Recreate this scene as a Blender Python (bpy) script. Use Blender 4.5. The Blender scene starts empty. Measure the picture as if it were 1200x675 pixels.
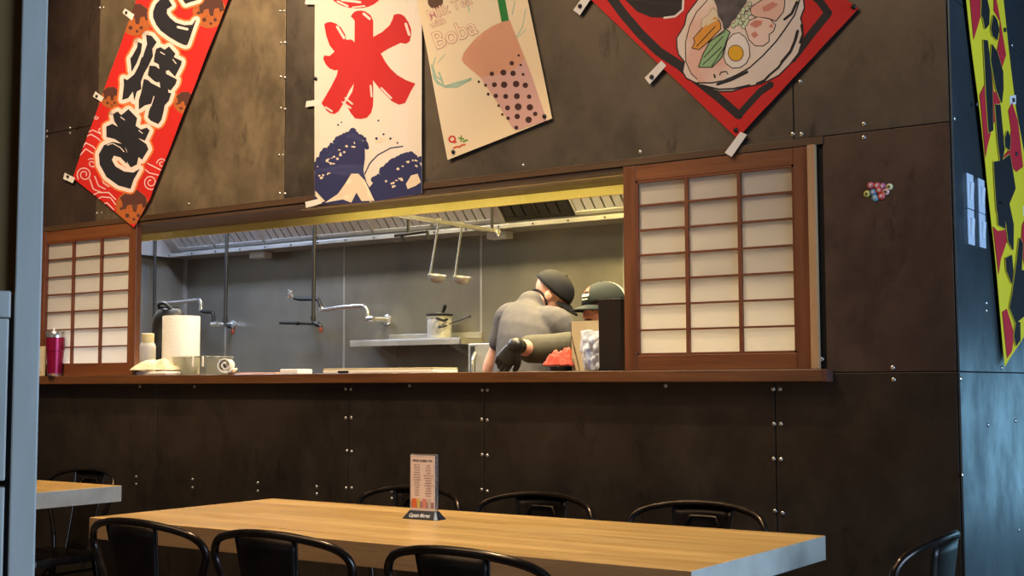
import bpy, bmesh, math, random
from mathutils import Vector, Matrix, Quaternion
from mathutils.geometry import tessellate_polygon
random.seed(7)
R = math.radians
S = bpy.context.scene
C = S.collection
# ------------------------------------------------------------------ camera model (photo is 1200x675)
FPX = 1511.0; YAW = R(34.8); PIT = math.atan((449.3-337.5)/FPX); ROL = .0031; CZ = 1.21
f0 = Vector((-math.sin(YAW), math.cos(YAW), 0)); r0 = Vector((math.cos(YAW), math.sin(YAW), 0)); zz = Vector((0,0,1))
F = f0*math.cos(PIT)+zz*math.sin(PIT); u0 = zz*math.cos(PIT)-f0*math.sin(PIT)
RT = r0*math.cos(ROL)-u0*math.sin(ROL); UP = u0*math.cos(ROL)+r0*math.sin(ROL)
CAM = Vector((0,0,CZ))
def ray(x,y): return F*FPX+RT*(x-600)+UP*(337.5-y)
def aY(x,y,Y): d=ray(x,y); return CAM+d*(Y/d.y)
def aX(x,y,X): d=ray(x,y); return CAM+d*(X/d.x)
def aZ(x,y,Z): d=ray(x,y); return CAM+d*((Z-CZ)/d.z)
cd = bpy.data.cameras.new('camera'); co = bpy.data.objects.new('camera', cd); C.objects.link(co)
cd.sensor_width = 36; cd.lens = FPX/1200*36; cd.clip_start=.05; cd.clip_end=60
m = Matrix.Identity(4)
for i in range(3): m[i][0]=RT[i]; m[i][1]=UP[i]; m[i][2]=-F[i]
m[2][3]=CZ; co.matrix_world = m; S.camera = co

# ------------------------------------------------------------------ materials
def lin(c): return tuple(((v/255)/12.92 if v/255<=.04045 else ((v/255+.055)/1.055)**2.4) for v in c)+(1,)
def mat(name, col, rough=.5, metal=0, col2=None, scale=8, stretch=(1,1,1), detail=4, bump=0, bscale=60, coat=0, sheen=0, trans=0, alpha=1, emis=None, es=0, rvar=0, ramp=(.35,.65)):
    mt = bpy.data.materials.new(name); mt.use_nodes=True; nt=mt.node_tree; b=nt.nodes['Principled BSDF']
    b.inputs['Base Color'].default_value=lin(col); b.inputs['Roughness'].default_value=rough; b.inputs['Metallic'].default_value=metal
    if coat: b.inputs['Coat Weight'].default_value=coat; b.inputs['Coat Roughness'].default_value=.15
    if sheen: b.inputs['Sheen Weight'].default_value=sheen
    if trans: b.inputs['Transmission Weight'].default_value=trans
    if alpha<1: b.inputs['Alpha'].default_value=alpha
    if emis: b.inputs['Emission Color'].default_value=lin(emis); b.inputs['Emission Strength'].default_value=es
    if col2 or bump or rvar:
        tc=nt.nodes.new('ShaderNodeTexCoord'); mp=nt.nodes.new('ShaderNodeMapping'); nt.links.new(tc.outputs['Object'],mp.inputs['Vector']); mp.inputs['Scale'].default_value=stretch
    if col2 or rvar:
        n=nt.nodes.new('ShaderNodeTexNoise'); n.inputs['Scale'].default_value=scale; n.inputs['Detail'].default_value=detail; n.inputs['Roughness'].default_value=.6; nt.links.new(mp.outputs['Vector'],n.inputs['Vector'])
    if col2:
        rp=nt.nodes.new('ShaderNodeValToRGB'); nt.links.new(n.outputs['Fac'],rp.inputs['Fac'])
        rp.color_ramp.elements[0].position=ramp[0]; rp.color_ramp.elements[1].position=ramp[1]
        rp.color_ramp.elements[0].color=lin(col); rp.color_ramp.elements[1].color=lin(col2); nt.links.new(rp.outputs['Color'],b.inputs['Base Color'])
    if rvar:
        mr=nt.nodes.new('ShaderNodeMapRange'); nt.links.new(n.outputs['Fac'],mr.inputs['Value']); mr.inputs['From Min'].default_value=.3; mr.inputs['From Max'].default_value=.7
        mr.inputs['To Min'].default_value=rough-rvar; mr.inputs['To Max'].default_value=rough+rvar; nt.links.new(mr.outputs['Result'],b.inputs['Roughness'])
    if bump:
        n2=nt.nodes.new('ShaderNodeTexNoise'); n2.inputs['Scale'].default_value=bscale; nt.links.new(mp.outputs['Vector'],n2.inputs['Vector'])
        bp=nt.nodes.new('ShaderNodeBump'); bp.inputs['Strength'].default_value=bump; bp.inputs['Distance'].default_value=.01; nt.links.new(n2.outputs['Fac'],bp.inputs['Height']); nt.links.new(bp.outputs['Normal'],b.inputs['Normal'])
    return mt
def wood(name, c1, c2, rough=.45, axis='x', scale=6, coat=.15):
    st = {'x':(.35,5,5),'z':(5,5,.35),'y':(5,.35,5)}[axis]
    mt=mat(name,c1,rough,0,c2,scale,st,8,.08,30,coat,rvar=.08,ramp=(.3,.7)); return mt
def dark_steel(name, c1, c2, c3, rough=.42, metal=.75, off=(0,0,0), bump=.25):
    """oil-blackened hot rolled sheet: cloudy patina, vertical runs and pale scuffs"""
    mt=bpy.data.materials.new(name); mt.use_nodes=True; nt=mt.node_tree; b=nt.nodes['Principled BSDF']; L=nt.links.new
    b.inputs['Metallic'].default_value=metal
    tc=nt.nodes.new('ShaderNodeTexCoord')
    def noise(sc,stretch,detail,rg=.6):
        mp=nt.nodes.new('ShaderNodeMapping'); mp.inputs['Scale'].default_value=stretch; mp.inputs['Location'].default_value=off; L(tc.outputs['Object'],mp.inputs['Vector'])
        n=nt.nodes.new('ShaderNodeTexNoise'); n.inputs['Scale'].default_value=sc; n.inputs['Detail'].default_value=detail; n.inputs['Roughness'].default_value=rg; L(mp.outputs['Vector'],n.inputs['Vector']); return n
    def ramp(n,p0,p1,a,c):
        r=nt.nodes.new('ShaderNodeValToRGB'); r.color_ramp.elements[0].position=p0; r.color_ramp.elements[1].position=p1; r.color_ramp.elements[0].color=a; r.color_ramp.elements[1].color=c; L(n.outputs['Fac'],r.inputs['Fac']); return r
    n1=noise(2.2,(1,1,1),7,.62); base=ramp(n1,.32,.66,lin(c1),lin(c2))
    n2=noise(5,(1,1,.7),10,.72); msk=ramp(n2,.42,.68,(0,0,0,1),(.62,.62,.62,1))
    mx=nt.nodes.new('ShaderNodeMixRGB'); L(msk.outputs['Color'],mx.inputs['Fac']); L(base.outputs['Color'],mx.inputs['Color1']); mx.inputs['Color2'].default_value=lin(c3)
    n3=noise(7,(1.5,1,.6),7,.75); run=ramp(n3,.58,.68,(0,0,0,1),(.5,.5,.5,1))
    mx2=nt.nodes.new('ShaderNodeMixRGB'); L(run.outputs['Color'],mx2.inputs['Fac']); L(mx.outputs['Color'],mx2.inputs['Color1']); mx2.inputs['Color2'].default_value=lin(tuple(int(v*.55) for v in c1))
    L(mx2.outputs['Color'],b.inputs['Base Color'])
    mr=nt.nodes.new('ShaderNodeMapRange'); L(n2.outputs['Fac'],mr.inputs['Value']); mr.inputs['From Min'].default_value=.3; mr.inputs['From Max'].default_value=.7; mr.inputs['To Min'].default_value=rough-.09; mr.inputs['To Max'].default_value=rough+.12; L(mr.outputs['Result'],b.inputs['Roughness'])
    n4=noise(1.3,(1,1,1),2); bp=nt.nodes.new('ShaderNodeBump'); bp.inputs['Strength'].default_value=bump; bp.inputs['Distance'].default_value=.02; L(n4.outputs['Fac'],bp.inputs['Height']); L(bp.outputs['Normal'],b.inputs['Normal'])
    return mt
M={}
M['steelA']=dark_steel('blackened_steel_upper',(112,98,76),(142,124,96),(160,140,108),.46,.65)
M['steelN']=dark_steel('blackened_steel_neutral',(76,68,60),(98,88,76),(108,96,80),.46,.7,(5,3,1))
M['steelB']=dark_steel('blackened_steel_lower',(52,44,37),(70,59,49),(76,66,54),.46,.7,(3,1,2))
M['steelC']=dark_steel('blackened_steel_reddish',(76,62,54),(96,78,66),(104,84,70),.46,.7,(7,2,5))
M['steelD']=dark_steel('blackened_steel_side',(92,100,102),(112,122,126),(78,86,90),.34,.8,(1,5,2),bump=.08)
M['substrate']=mat('dark_backing',(22,18,15),.8)
M['trimwood']=wood('dark_walnut_trim',(66,46,28),(90,64,38),.5,'x')
M['soffit']=wood('soffit_wood',(58,40,28),(78,56,38),.55,'x')
M['sillwood']=wood('stained_sill_wood',(80,48,24),(112,70,36),.38,'x',6,.3)
M['shojiwood']=wood('cedar_shoji_frame',(92,52,27),(122,72,38),.45,'z',5,.1)
M['palewood']=wood('pale_edge_strip',(168,128,84),(190,150,104),.5,'z')
M['litheader']=mat('warm_lit_galvanised',(206,188,104),.45,.1,(222,204,122),6)  # galvanised header strip, the warm yellow light on it put into its colour
M['ss']=mat('brushed_stainless',(118,116,108),.34,.6,(146,142,130),1.2,(1,1,.8),6,.03,5,rvar=.07)
M['ssd']=mat('stainless_dull',(164,163,158),.38,.6,(182,180,174),5,(1,1,1),4,rvar=.06)
M['filter']=mat('baffle_filter_steel',(196,198,196),.4,.35)
M['filterdark']=mat('dark_filter_steel',(44,42,38),.5,.5)  # darker steel for the filters in the dark span
M['slot']=mat('filter_slot_dark',(14,14,15),.7)
M['chrome']=mat('chrome',(232,232,230),.2,.9)
M['blackpipe']=mat('black_iron_pipe',(52,50,48),.45,.5)
M['redpipe']=mat('rusty_nozzle',(120,52,40),.5,.3)
M['black']=mat('black_plastic',(20,19,19),.42)
M['blackmatte']=mat('black_cotton',(22,21,24),.85,bump=.2,bscale=300)
M['screw']=mat('screw_steel',(215,210,200),.3,.9)
M['maple']=wood('butcher_block_maple',(216,172,104),(236,196,128),.33,'x',5,.25)
M['tableedge']=M['maple']
M['chairmetal']=mat('gunmetal_chair',(58,50,44),.24,.85,(72,62,54),20,rvar=.05)
M['chairsplat']=mat('gunmetal_sheet',(46,40,36),.34,.8,(56,48,42),14,rvar=.05)
M['white']=mat('white_plastic',(235,232,222),.35)
M['paperwhite']=mat('paper_towel',(218,214,202),.9,bump=.3,bscale=120)
M['cloth']=mat('cotton_towel',(232,214,176),.95,bump=.4,bscale=200)
M['cloth2']=mat('white_cotton_towel',(232,224,208),.95,bump=.4,bscale=200)
M['skin']=mat('skin',(214,160,138),.5,0,(222,168,146),20); M['skin'].node_tree.nodes['Principled BSDF'].inputs['Subsurface Weight'].default_value=.15; M['skin'].node_tree.nodes['Principled BSDF'].inputs['Subsurface Radius'].default_value=(.01,.004,.002)
M['shirtA']=mat('grey_cotton_shirt',(74,71,73),.9,0,(82,79,81),30,bump=.15,bscale=9)
M['shirtB']=mat('olive_grey_shirt',(74,71,60),.9,0,(82,79,67),30,bump=.15,bscale=9)
M['trousers']=mat('dark_trousers',(38,38,44),.9)
M['capnavy']=mat('black_cap_cotton',(11,11,18),.85)
M['capgreen']=mat('dark_green_cap',(27,35,29),.85)
M['capmesh']=mat('beige_cap_mesh',(196,190,166),.85,bump=.5,bscale=400)
M['nitrile']=mat('black_nitrile_glove',(28,28,28),.38)
M['maskwhite']=mat('face_mask',(220,214,204),.85)
M['maroon']=mat('maroon_metallic_tumbler',(150,22,62),.28,.55)
M['clear']=mat('clear_plastic',(235,235,225),.08,trans=.92)
M['tan']=mat('kraft_paper_bag',(206,188,150),.75,0,(216,198,162),12,(1,1,.3))
M['tissue']=mat('pale_blue_tissue',(206,218,236),.8,0,(226,234,244),24)
M['redcloth']=mat('salmon_red_cloth',(206,84,62),.8,bump=.3,bscale=80)
M['postpaint']=mat('weathered_grey_paint',(186,176,158),.6,0,(202,192,172),6,(3,3,.6),6)
M['brownboard']=mat('dark_olive_board',(150,112,56),.7,0,(160,120,62),3)
M['switchplate']=mat('grey_white_switch_plate',(206,214,220),.4)
for k_ in ('clear',): M[k_].node_tree.nodes['Principled BSDF'].inputs['IOR'].default_value=1.12
# shoji paper
def paper():
    mt=bpy.data.materials.new('shoji_paper'); mt.use_nodes=True; nt=mt.node_tree; b=nt.nodes['Principled BSDF']; o=nt.nodes['Material Output']
    b.inputs['Base Color'].default_value=lin((238,232,220)); b.inputs['Roughness'].default_value=.9
    t=nt.nodes.new('ShaderNodeBsdfTranslucent'); t.inputs['Color'].default_value=lin((244,242,236))
    mx=nt.nodes.new('ShaderNodeMixShader'); mx.inputs['Fac'].default_value=.68
    nt.links.new(b.outputs[0],mx.inputs[1]); nt.links.new(t.outputs[0],mx.inputs[2]); nt.links.new(mx.outputs[0],o.inputs[0]); return mt
M['shojipaper']=paper()
_flat={}
def flat(c, rough=.75):
    k=(tuple(c),rough)
    if k not in _flat: _flat[k]=mat('print_%d_%d_%d'%tuple(c),c,rough)
    return _flat[k]

# ------------------------------------------------------------------ building helpers
def obj(name, bm, material, parent=None, smooth=False, bevel=0, mats=None):
    me=bpy.data.meshes.new(name); bmesh.ops.recalc_face_normals(bm,faces=bm.faces) if not bm.faces or True else None
    bm.to_mesh(me); bm.free()
    if mats:
        for x in mats: me.materials.append(x)
    else: me.materials.append(material)
    o=bpy.data.objects.new(name,me); C.objects.link(o)
    if smooth:
        for p in me.polygons: p.use_smooth=True
        me.set_sharp_from_angle(angle=R(38))
    if bevel:
        b=o.modifiers.new('bevel','BEVEL'); b.width=bevel; b.segments=2; b.limit_method='ANGLE'; b.angle_limit=R(35)
    if parent is not None:
        o.parent=parent
        # parts are written in the parent's own space unless world=True was used by the caller
    return o
def thing(name,label,cat,loc=(0,0,0),rz=0,group=None):
    o=bpy.data.objects.new(name,None); C.objects.link(o); o.location=loc; o.rotation_euler=(0,0,rz); o.empty_display_size=.05
    o['label']=label; o['category']=cat
    if group: o['group']=group
    return o
def tag(o,label,cat,group=None,kind=None):
    o['label']=label; o['category']=cat
    if group: o['group']=group
    if kind: o['kind']=kind
    return o
def struct(name,bm,m,**k):
    o=obj(name,bm,m,**k); o['kind']='structure'; return o
def W(o,parent):
    """parent a world-space mesh to a thing that has only a location / z rotation"""
    o.parent=parent
    mp=Matrix.Translation(parent.location)@Matrix.Rotation(parent.rotation_euler.z,4,'Z')
    o.matrix_parent_inverse=mp.inverted(); return o
def recenter(o):
    """move a world-built top-level mesh's origin to the middle of its base"""
    me=o.data; xs=[v.co.x for v in me.vertices]; ys=[v.co.y for v in me.vertices]; z=min(v.co.z for v in me.vertices)
    c=Vector(((min(xs)+max(xs))/2,(min(ys)+max(ys))/2,z))
    for v in me.vertices: v.co-=c
    o.location=c; return o
def box(bm,x0,x1,y0,y1,z0,z1,mi=0):
    vs=[bm.verts.new(p) for p in ((x0,y0,z0),(x1,y0,z0),(x1,y1,z0),(x0,y1,z0),(x0,y0,z1),(x1,y0,z1),(x1,y1,z1),(x0,y1,z1))]
    for f in ((0,3,2,1),(4,5,6,7),(0,1,5,4),(1,2,6,5),(2,3,7,6),(3,0,4,7)):
        fc=bm.faces.new([vs[i] for i in f]); fc.material_index=mi
    return vs
def hexa(bm,pts,mi=0):
    vs=[bm.verts.new(p) for p in pts]
    for f in ((0,3,2,1),(4,5,6,7),(0,1,5,4),(1,2,6,5),(2,3,7,6),(3,0,4,7)):
        bm.faces.new([vs[i] for i in f]).material_index=mi
def B(*a):
    bm=bmesh.new(); box(bm,*a); return bm
def frames(pts):
    pts=[Vector(p) for p in pts]; T=[]
    for i in range(len(pts)):
        a=pts[max(i-1,0)]; b=pts[min(i+1,len(pts)-1)]; T.append((b-a).normalized())
    n=T[0].orthogonal().normalized(); N=[n]
    for i in range(1,len(pts)):
        q=T[i-1].rotation_difference(T[i]); n=(q@N[-1]); n=(n-T[i]*n.dot(T[i])).normalized(); N.append(n)
    return pts,T,N
def tube(bm,pts,r,seg=10,mi=0,cap=True):
    pts,T,N=frames(pts); rr=r if isinstance(r,(list,tuple)) else [r]*len(pts); rings=[]
    for p,t,n,q in zip(pts,T,N,rr):
        b=t.cross(n); rings.append([bm.verts.new(p+(n*math.cos(2*math.pi*k/seg)+b*math.sin(2*math.pi*k/seg))*q) for k in range(seg)])
    for a,b in zip(rings,rings[1:]):
        for k in range(seg): bm.faces.new((a[k],a[(k+1)%seg],b[(k+1)%seg],b[k])).material_index=mi
    if cap:
        bm.faces.new(rings[0][::-1]).material_index=mi; bm.faces.new(rings[-1]).material_index=mi
def smoothpts(pts,n=6):
    """Catmull-Rom through the points"""
    P=[Vector(p) for p in pts]; P=[P[0]*2-P[1]]+P+[P[-1]*2-P[-2]]; out=[]
    for i in range(1,len(P)-2):
        a,b,c,d=P[i-1:i+3]
        for k in range(n):
            t=k/n; out.append(.5*((2*b)+(c-a)*t+(2*a-5*b+4*c-d)*t*t+(3*b-a-3*c+d)*t**3))
    out.append(P[-2]); return out
def lathe(bm,prof,c=(0,0,0),seg=24,mi=0,ax=None):
    """profile of (radius, height)"""
    c=Vector(c); q=Vector((0,0,1)).rotation_difference(Vector(ax).normalized()) if ax else Quaternion()
    rings=[]
    for r,h in prof: rings.append([bm.verts.new(c+q@Vector((r*math.cos(2*math.pi*k/seg),r*math.sin(2*math.pi*k/seg),h))) for k in range(seg)])
    for a,b in zip(rings,rings[1:]):
        for k in range(seg): bm.faces.new((a[k],a[(k+1)%seg],b[(k+1)%seg],b[k])).material_index=mi
    bm.faces.new(rings[0][::-1]).material_index=mi; bm.faces.new(rings[-1]).material_index=mi
def ellip(bm,c,r,rot=None,u=16,v=10,mi=0):
    mt=Matrix.Translation(c)@(rot.to_4x4() if rot else Matrix.Identity(4))@Matrix.Diagonal((r[0],r[1],r[2],1))
    g=bmesh.ops.create_uvsphere(bm,u_segments=u,v_segments=v,radius=1,matrix=mt)
    return g['verts']

# ------------------------------------------------------------------ printed cloth: polygons traced on the real plane
def clip_poly(poly, clip):
    def inside(p,a,b): return (b[0]-a[0])*(p[1]-a[1])-(b[1]-a[1])*(p[0]-a[0])>=-1e-9
    def inter(p,q,a,b):
        x1,y1=p;x2,y2=q;x3,y3=a;x4,y4=b; d=(x1-x2)*(y3-y4)-(y1-y2)*(x3-x4)
        if abs(d)<1e-12: return p
        t=((x1-x3)*(y3-y4)-(y1-y3)*(x3-x4))/d; return (x1+t*(x2-x1),y1+t*(y2-y1))
    ar=sum(clip[i][0]*clip[(i+1)%len(clip)][1]-clip[(i+1)%len(clip)][0]*clip[i][1] for i in range(len(clip)))
    if ar<0: clip=clip[::-1]
    out=list(poly)
    for i in range(len(clip)):
        a=clip[i]; b=clip[(i+1)%len(clip)]; inp=out; out=[]
        for j in range(len(inp)):
            p=inp[j-1]; q=inp[j]
            if inside(q,a,b):
                if not inside(p,a,b): out.append(inter(p,q,a,b))
                out.append(q)
            elif inside(p,a,b): out.append(inter(p,q,a,b))
        if len(out)<3: return []
    return out
def circ(cx,cy,rx,ry=None,n=18,a0=0):
    ry=ry or rx; return [(cx+rx*math.cos(2*math.pi*k/n+a0),cy+ry*math.sin(2*math.pi*k/n+a0)) for k in range(n)]
def stroke(pts,w,closed=False):
    """polyline -> list of polygons: one per segment, plus round joints"""
    out=[]; P=list(pts)+([pts[0]] if closed else [])
    for a,b in zip(P,P[1:]):
        dx,dy=b[0]-a[0],b[1]-a[1]; l=math.hypot(dx,dy) or 1; nx,ny=-dy/l*w/2,dx/l*w/2
        out.append([(a[0]+nx,a[1]+ny),(b[0]+nx,b[1]+ny),(b[0]-nx,b[1]-ny),(a[0]-nx,a[1]-ny)])
    for a in P: out.append(circ(a[0],a[1],w/2,n=8))
    return out
class Cloth:
    """A hanging sheet with printed areas.  All shapes are given on the sheet and sit on its rippled face."""
    def __init__(s, to_world, normal, outline, ripple, step=8):
        s.tw=to_world; s.n=Vector(normal); s.out=outline; s.rip=ripple; s.step=step; s.layer=0
    def place(s,p,h):
        return s.tw(p[0],p[1])+s.n*(s.rip(p[0],p[1])+h)
    def build(s,name,polys,material,parent,h,clip=True,thick=0,cut=True):
        bm=bmesh.new()
        for pl in polys:
            if clip: pl=clip_poly(pl,s.out)
            q=[]
            for p in pl:
                if not q or (abs(p[0]-q[-1][0])+abs(p[1]-q[-1][1]))>1e-4: q.append(p)
            if len(q)<3: continue
            if abs(q[0][0]-q[-1][0])+abs(q[0][1]-q[-1][1])<1e-4: q.pop()
            vs=[bm.verts.new((p[0],p[1],0)) for p in q]
            for tr in tessellate_polygon([[Vector((p[0],p[1],0)) for p in q]]):
                try: bm.faces.new([vs[i] for i in tr])
                except ValueError: pass
        for v in [v for v in bm.verts if not v.link_faces]: bm.verts.remove(v)
        if cut and bm.verts:
            xs=[v.co.x for v in bm.verts]; ys=[v.co.y for v in bm.verts]
            for ax,lo,hi in ((0,min(xs),max(xs)),(1,min(ys),max(ys))):
                k=math.ceil(lo/s.step)
                while k*s.step<hi:
                    co=[0,0,0]; no=[0,0,0]; co[ax]=k*s.step; no[ax]=1
                    bmesh.ops.bisect_plane(bm,geom=bm.verts[:]+bm.edges[:]+bm.faces[:],plane_co=co,plane_no=no); k+=1
        for v in bm.verts: v.co=s.place((v.co.x,v.co.y),h)
        bm.normal_update()
        for f in bm.faces:
            if f.normal.dot(s.n)<0: f.normal_flip()
        if thick:
            g=bmesh.ops.extrude_face_region(bm,geom=bm.faces[:])
            for v in g['geom']:
                if isinstance(v,bmesh.types.BMVert): v.co-=s.n*thick
            bmesh.ops.recalc_face_normals(bm,faces=bm.faces[:])
        me=bpy.data.meshes.new(name); bm.to_mesh(me); bm.free(); me.materials.append(material)
        for p in me.polygons: p.use_smooth=not thick
        o=bpy.data.objects.new(name,me); C.objects.link(o); W(o,parent); return o
def text_polys(body, height, pos, ang, offset=0, align='LEFT', sx=1, shear=0):
    """letter shapes as triangles in photo-plane coordinates (y down)"""
    cu=bpy.data.curves.new('t','FONT'); cu.body=body; cu.size=height; cu.align_x=align; cu.offset=offset; cu.shear=shear; cu.resolution_u=3
    o=bpy.data.objects.new('t',cu); C.objects.link(o); bpy.context.view_layer.update()
    me=bpy.data.meshes.new_from_object(o.evaluated_get(bpy.context.evaluated_depsgraph_get()))
    out=[]; ca,sa=math.cos(ang),math.sin(ang)
    V=[(v.co.x*sx,-v.co.y) for v in me.vertices]
    V=[(pos[0]+x*ca-y*sa,pos[1]+x*sa+y*ca) for x,y in V]
    for p in me.polygons: out.append([V[i] for i in p.vertices])
    bpy.data.objects.remove(o); bpy.data.curves.remove(cu); bpy.data.meshes.remove(me)
    return out

WY=4.17   # face of the pass wall
# ================================================================== SETTING
def add_wall_with_hole(bm,x0,x1,y0,y1,z0,z1,hx0,hx1,hz0,hz1):
    box(bm,x0,hx0,y0,y1,z0,z1); box(bm,hx1,x1,y0,y1,z0,z1); box(bm,hx0,hx1,y0,y1,z0,hz0); box(bm,hx0,hx1,y0,y1,hz1,z1)
M['floor']=mat('dark_sealed_concrete',(66,58,50),.4,0,(84,74,64),3,rvar=.1)
M['kfloor']=mat('quarry_tile',(96,52,38),.5)
M['ceil']=mat('dark_painted_ceiling',(70,64,58),.85)
M['wallpaint']=mat('warm_grey_plaster',(120,108,94),.85,0,(128,116,102),4)
M['glass']=mat('window_glass',(235,245,255),.02,trans=1)
M['winframe']=mat('dark_window_frame',(50,50,52),.5)
struct('floor',B(-9,4.2,-3.2,10.2,-.1,0),M['floor'])
struct('ceiling',B(-9,4.2,-3.2,10.2,4.3,4.4),M['ceil'])
bm=bmesh.new(); OX0,OX1,OZ0,OZ1=-5.95,-1.65,1.21,2.03
add_wall_with_hole(bm,-9,-1.19,WY+.004,WY+.25,0,4.3,OX0,OX1,OZ0,OZ1)
wall=struct('wall_kitchen_pass',bm,M['substrate'])
G=.0015
panels=[]  # x0,x1,z0,z1,mat
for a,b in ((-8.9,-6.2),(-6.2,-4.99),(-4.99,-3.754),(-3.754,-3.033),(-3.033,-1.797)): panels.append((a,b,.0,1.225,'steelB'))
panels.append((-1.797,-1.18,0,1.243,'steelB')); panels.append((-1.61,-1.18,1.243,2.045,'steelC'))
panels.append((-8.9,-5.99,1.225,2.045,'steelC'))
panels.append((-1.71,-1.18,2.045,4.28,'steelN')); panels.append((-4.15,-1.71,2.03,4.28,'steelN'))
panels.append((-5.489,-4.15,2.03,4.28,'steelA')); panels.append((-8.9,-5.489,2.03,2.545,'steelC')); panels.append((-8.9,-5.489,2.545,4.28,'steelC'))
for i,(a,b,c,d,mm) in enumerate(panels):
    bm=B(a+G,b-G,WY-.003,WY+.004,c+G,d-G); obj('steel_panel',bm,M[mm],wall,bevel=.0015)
screws=[(405,456),(411,456),(405,490),(411.5,490),(406.5,528.5),(412,529.5),(405.5,572),(412,572),(159.5,559),(159.5,567.5),(225.5,562),(225.5,571.5),(302,566),(302,575.5),(371,570.5),(371,579),(459,576),(459,584.5),
 (565,457),(571,457),(564.5,491.5),(571,492.5),(565,533),(571,534),(564.5,574),(571,576),(563,590),(906,456),(914,456),(907,497),(915,497),(906.5,538),(915,538.5),(908,599),(917,601.5),(1046,431),(1047,445),(1012,145),(1012,161),
 (929,157),(939,157),(937.5,95.5),(750,178),(613,194),(221,239),(963,421),(46,255),(113.5,250),(119,249.5),(117,9),(121,9),(328.5,13),(333,13),(329,50),(334,50),(329,90),(334,91),(329,127),(334,128),(331,182),(334,227),(328,227),(327,182),
 (82,150),(82,156),(55,154),(55,160),(47,193),(47,225),(52,13),(164,453),(228,453),(480,452),(780,452),(39,651)]
def screw(p,n,parent):
    bm=bmesh.new(); lathe(bm,[(.0072,0),(.0072,.0015),(.0055,.0032),(.002,.004)],(0,0,0),12)
    q=Vector((0,0,1)).rotation_difference(Vector(n))
    for v in bm.verts: v.co=q@v.co+p
    return obj('screw',bm,M['screw'],parent,smooth=True)
for x,y in screws: screw(aY(x,y,WY-.003),(0,-1,0),wall)
# the return face of the block, seen at a slant on the right
sw=struct('wall_hall_side',B(-1.19,-1.178,WY+.004,10,0,4.3),M['substrate'])
for (a,b,c,d) in ((WY,5.41,0,1.243),(WY,5.41,1.243,2.46),(WY,5.41,2.46,4.28),(5.41,6.65,0,1.243),(5.41,6.65,1.243,4.28),(6.65,9.9,0,4.28)):
    obj('steel_panel',B(-1.178,-1.171,a+G-.003*(a==WY),b-G,c+G,d-G),M['steelD'],sw,bevel=.0015)
for x,y in ((1118.5,139),(1186,53),(1156,355),(1156,364),(1158,498),(1190,493),(1128,557),(1126,444),(1174,431),(1194,621)): screw(aX(x,y,-1.171),(1,0,0),sw)
# dining room shell behind and beside the camera, with its daylight windows
struct('wall_left',B(-9.1,-9,-3.2,10.2,0,4.3),M['wallpaint'])
def windowed(name,axis,pos,a0,a1,holes,m=M['wallpaint'],zs=(.5,3.2)):
    bm=bmesh.new(); prev=a0; th=.15
    def bx(u0,u1,z0,z1):
        if axis=='x': box(bm,pos,pos+th,u0,u1,z0,z1)
        else: box(bm,u0,u1,pos,pos+th,z0,z1)
    for h0,h1 in holes: bx(prev,h0,0,4.3); bx(h0,h1,0,zs[0]); bx(h0,h1,zs[1],4.3); prev=h1
    bx(prev,a1,0,4.3); struct(name,bm,m)
    for h0,h1 in holes:
        global WN
        WN+=1; fr=bmesh.new(); n=3
        def b2(u0,u1,z0,z1):
            if axis=='x': box(fr,pos+.03,pos+.09,u0,u1,z0,z1)
            else: box(fr,u0,u1,pos+.03,pos+.09,z0,z1)
        for k in range(n+1): u=h0+(h1-h0-.06)*k/n; b2(u,u+.06,zs[0],zs[1])
        b2(h0,h1,zs[0],zs[0]+.06); b2(h0,h1,zs[1]-.06,zs[1])
        o=struct('window_%d'%WN,fr,M['winframe'])
WN=0
windowed('wall_right','x',4.05,-3.2,10.2,[(-1.5,1.6),(2.2,5.2)])
windowed('wall_back','y',-3.2,-9,4.2,[(-6.5,-3.5)])
windowed('wall_hall_end','y',10.05,-1.18,4.2,[(-.9,1.6),(2.0,3.8)],zs=(.12,1.45))  # unseen end windows, kept low to shape the side wall's blue reflection
# kitchen shell
KX0,KX1,KY=-7.6,-1.3,6.6
kb=struct('wall_kitchen_rear',B(KX0-.1,KX1,KY,KY+.1,0,2.9),M['ss'])
xs=[KX0]+[aY(x,y,KY).x for x,y in ((265,400),(404,400),(565,400),(733,400))]+[KX1]
for a,b in zip(xs,xs[1:]):
    obj('steel_panel',B(a+.002,b-.002,KY-.008,KY,0,2.9),M['ss'],kb,bevel=.002)
    obj('seam_strip',B(b-.008,b+.008,KY-.011,KY-.007,0,2.9),M['ssd'],kb)
struct('wall_kitchen_left',B(KX0-.1,KX0,WY+.25,KY,0,2.9),M['ss'])
struct('trim_1',B(KX0-.0,KX0+.022,KY-.03,KY-.008,0,2.2),M['ssd'])
struct('ceiling_kitchen',B(KX0-.1,-1.19,WY+.25,KY+.1,2.9,3.0),mat('kitchen_ceiling',(200,196,184),.8))
struct('floor_kitchen',B(KX0,-1.2,WY+.25,KY,0,.008),M['kfloor'])

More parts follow.
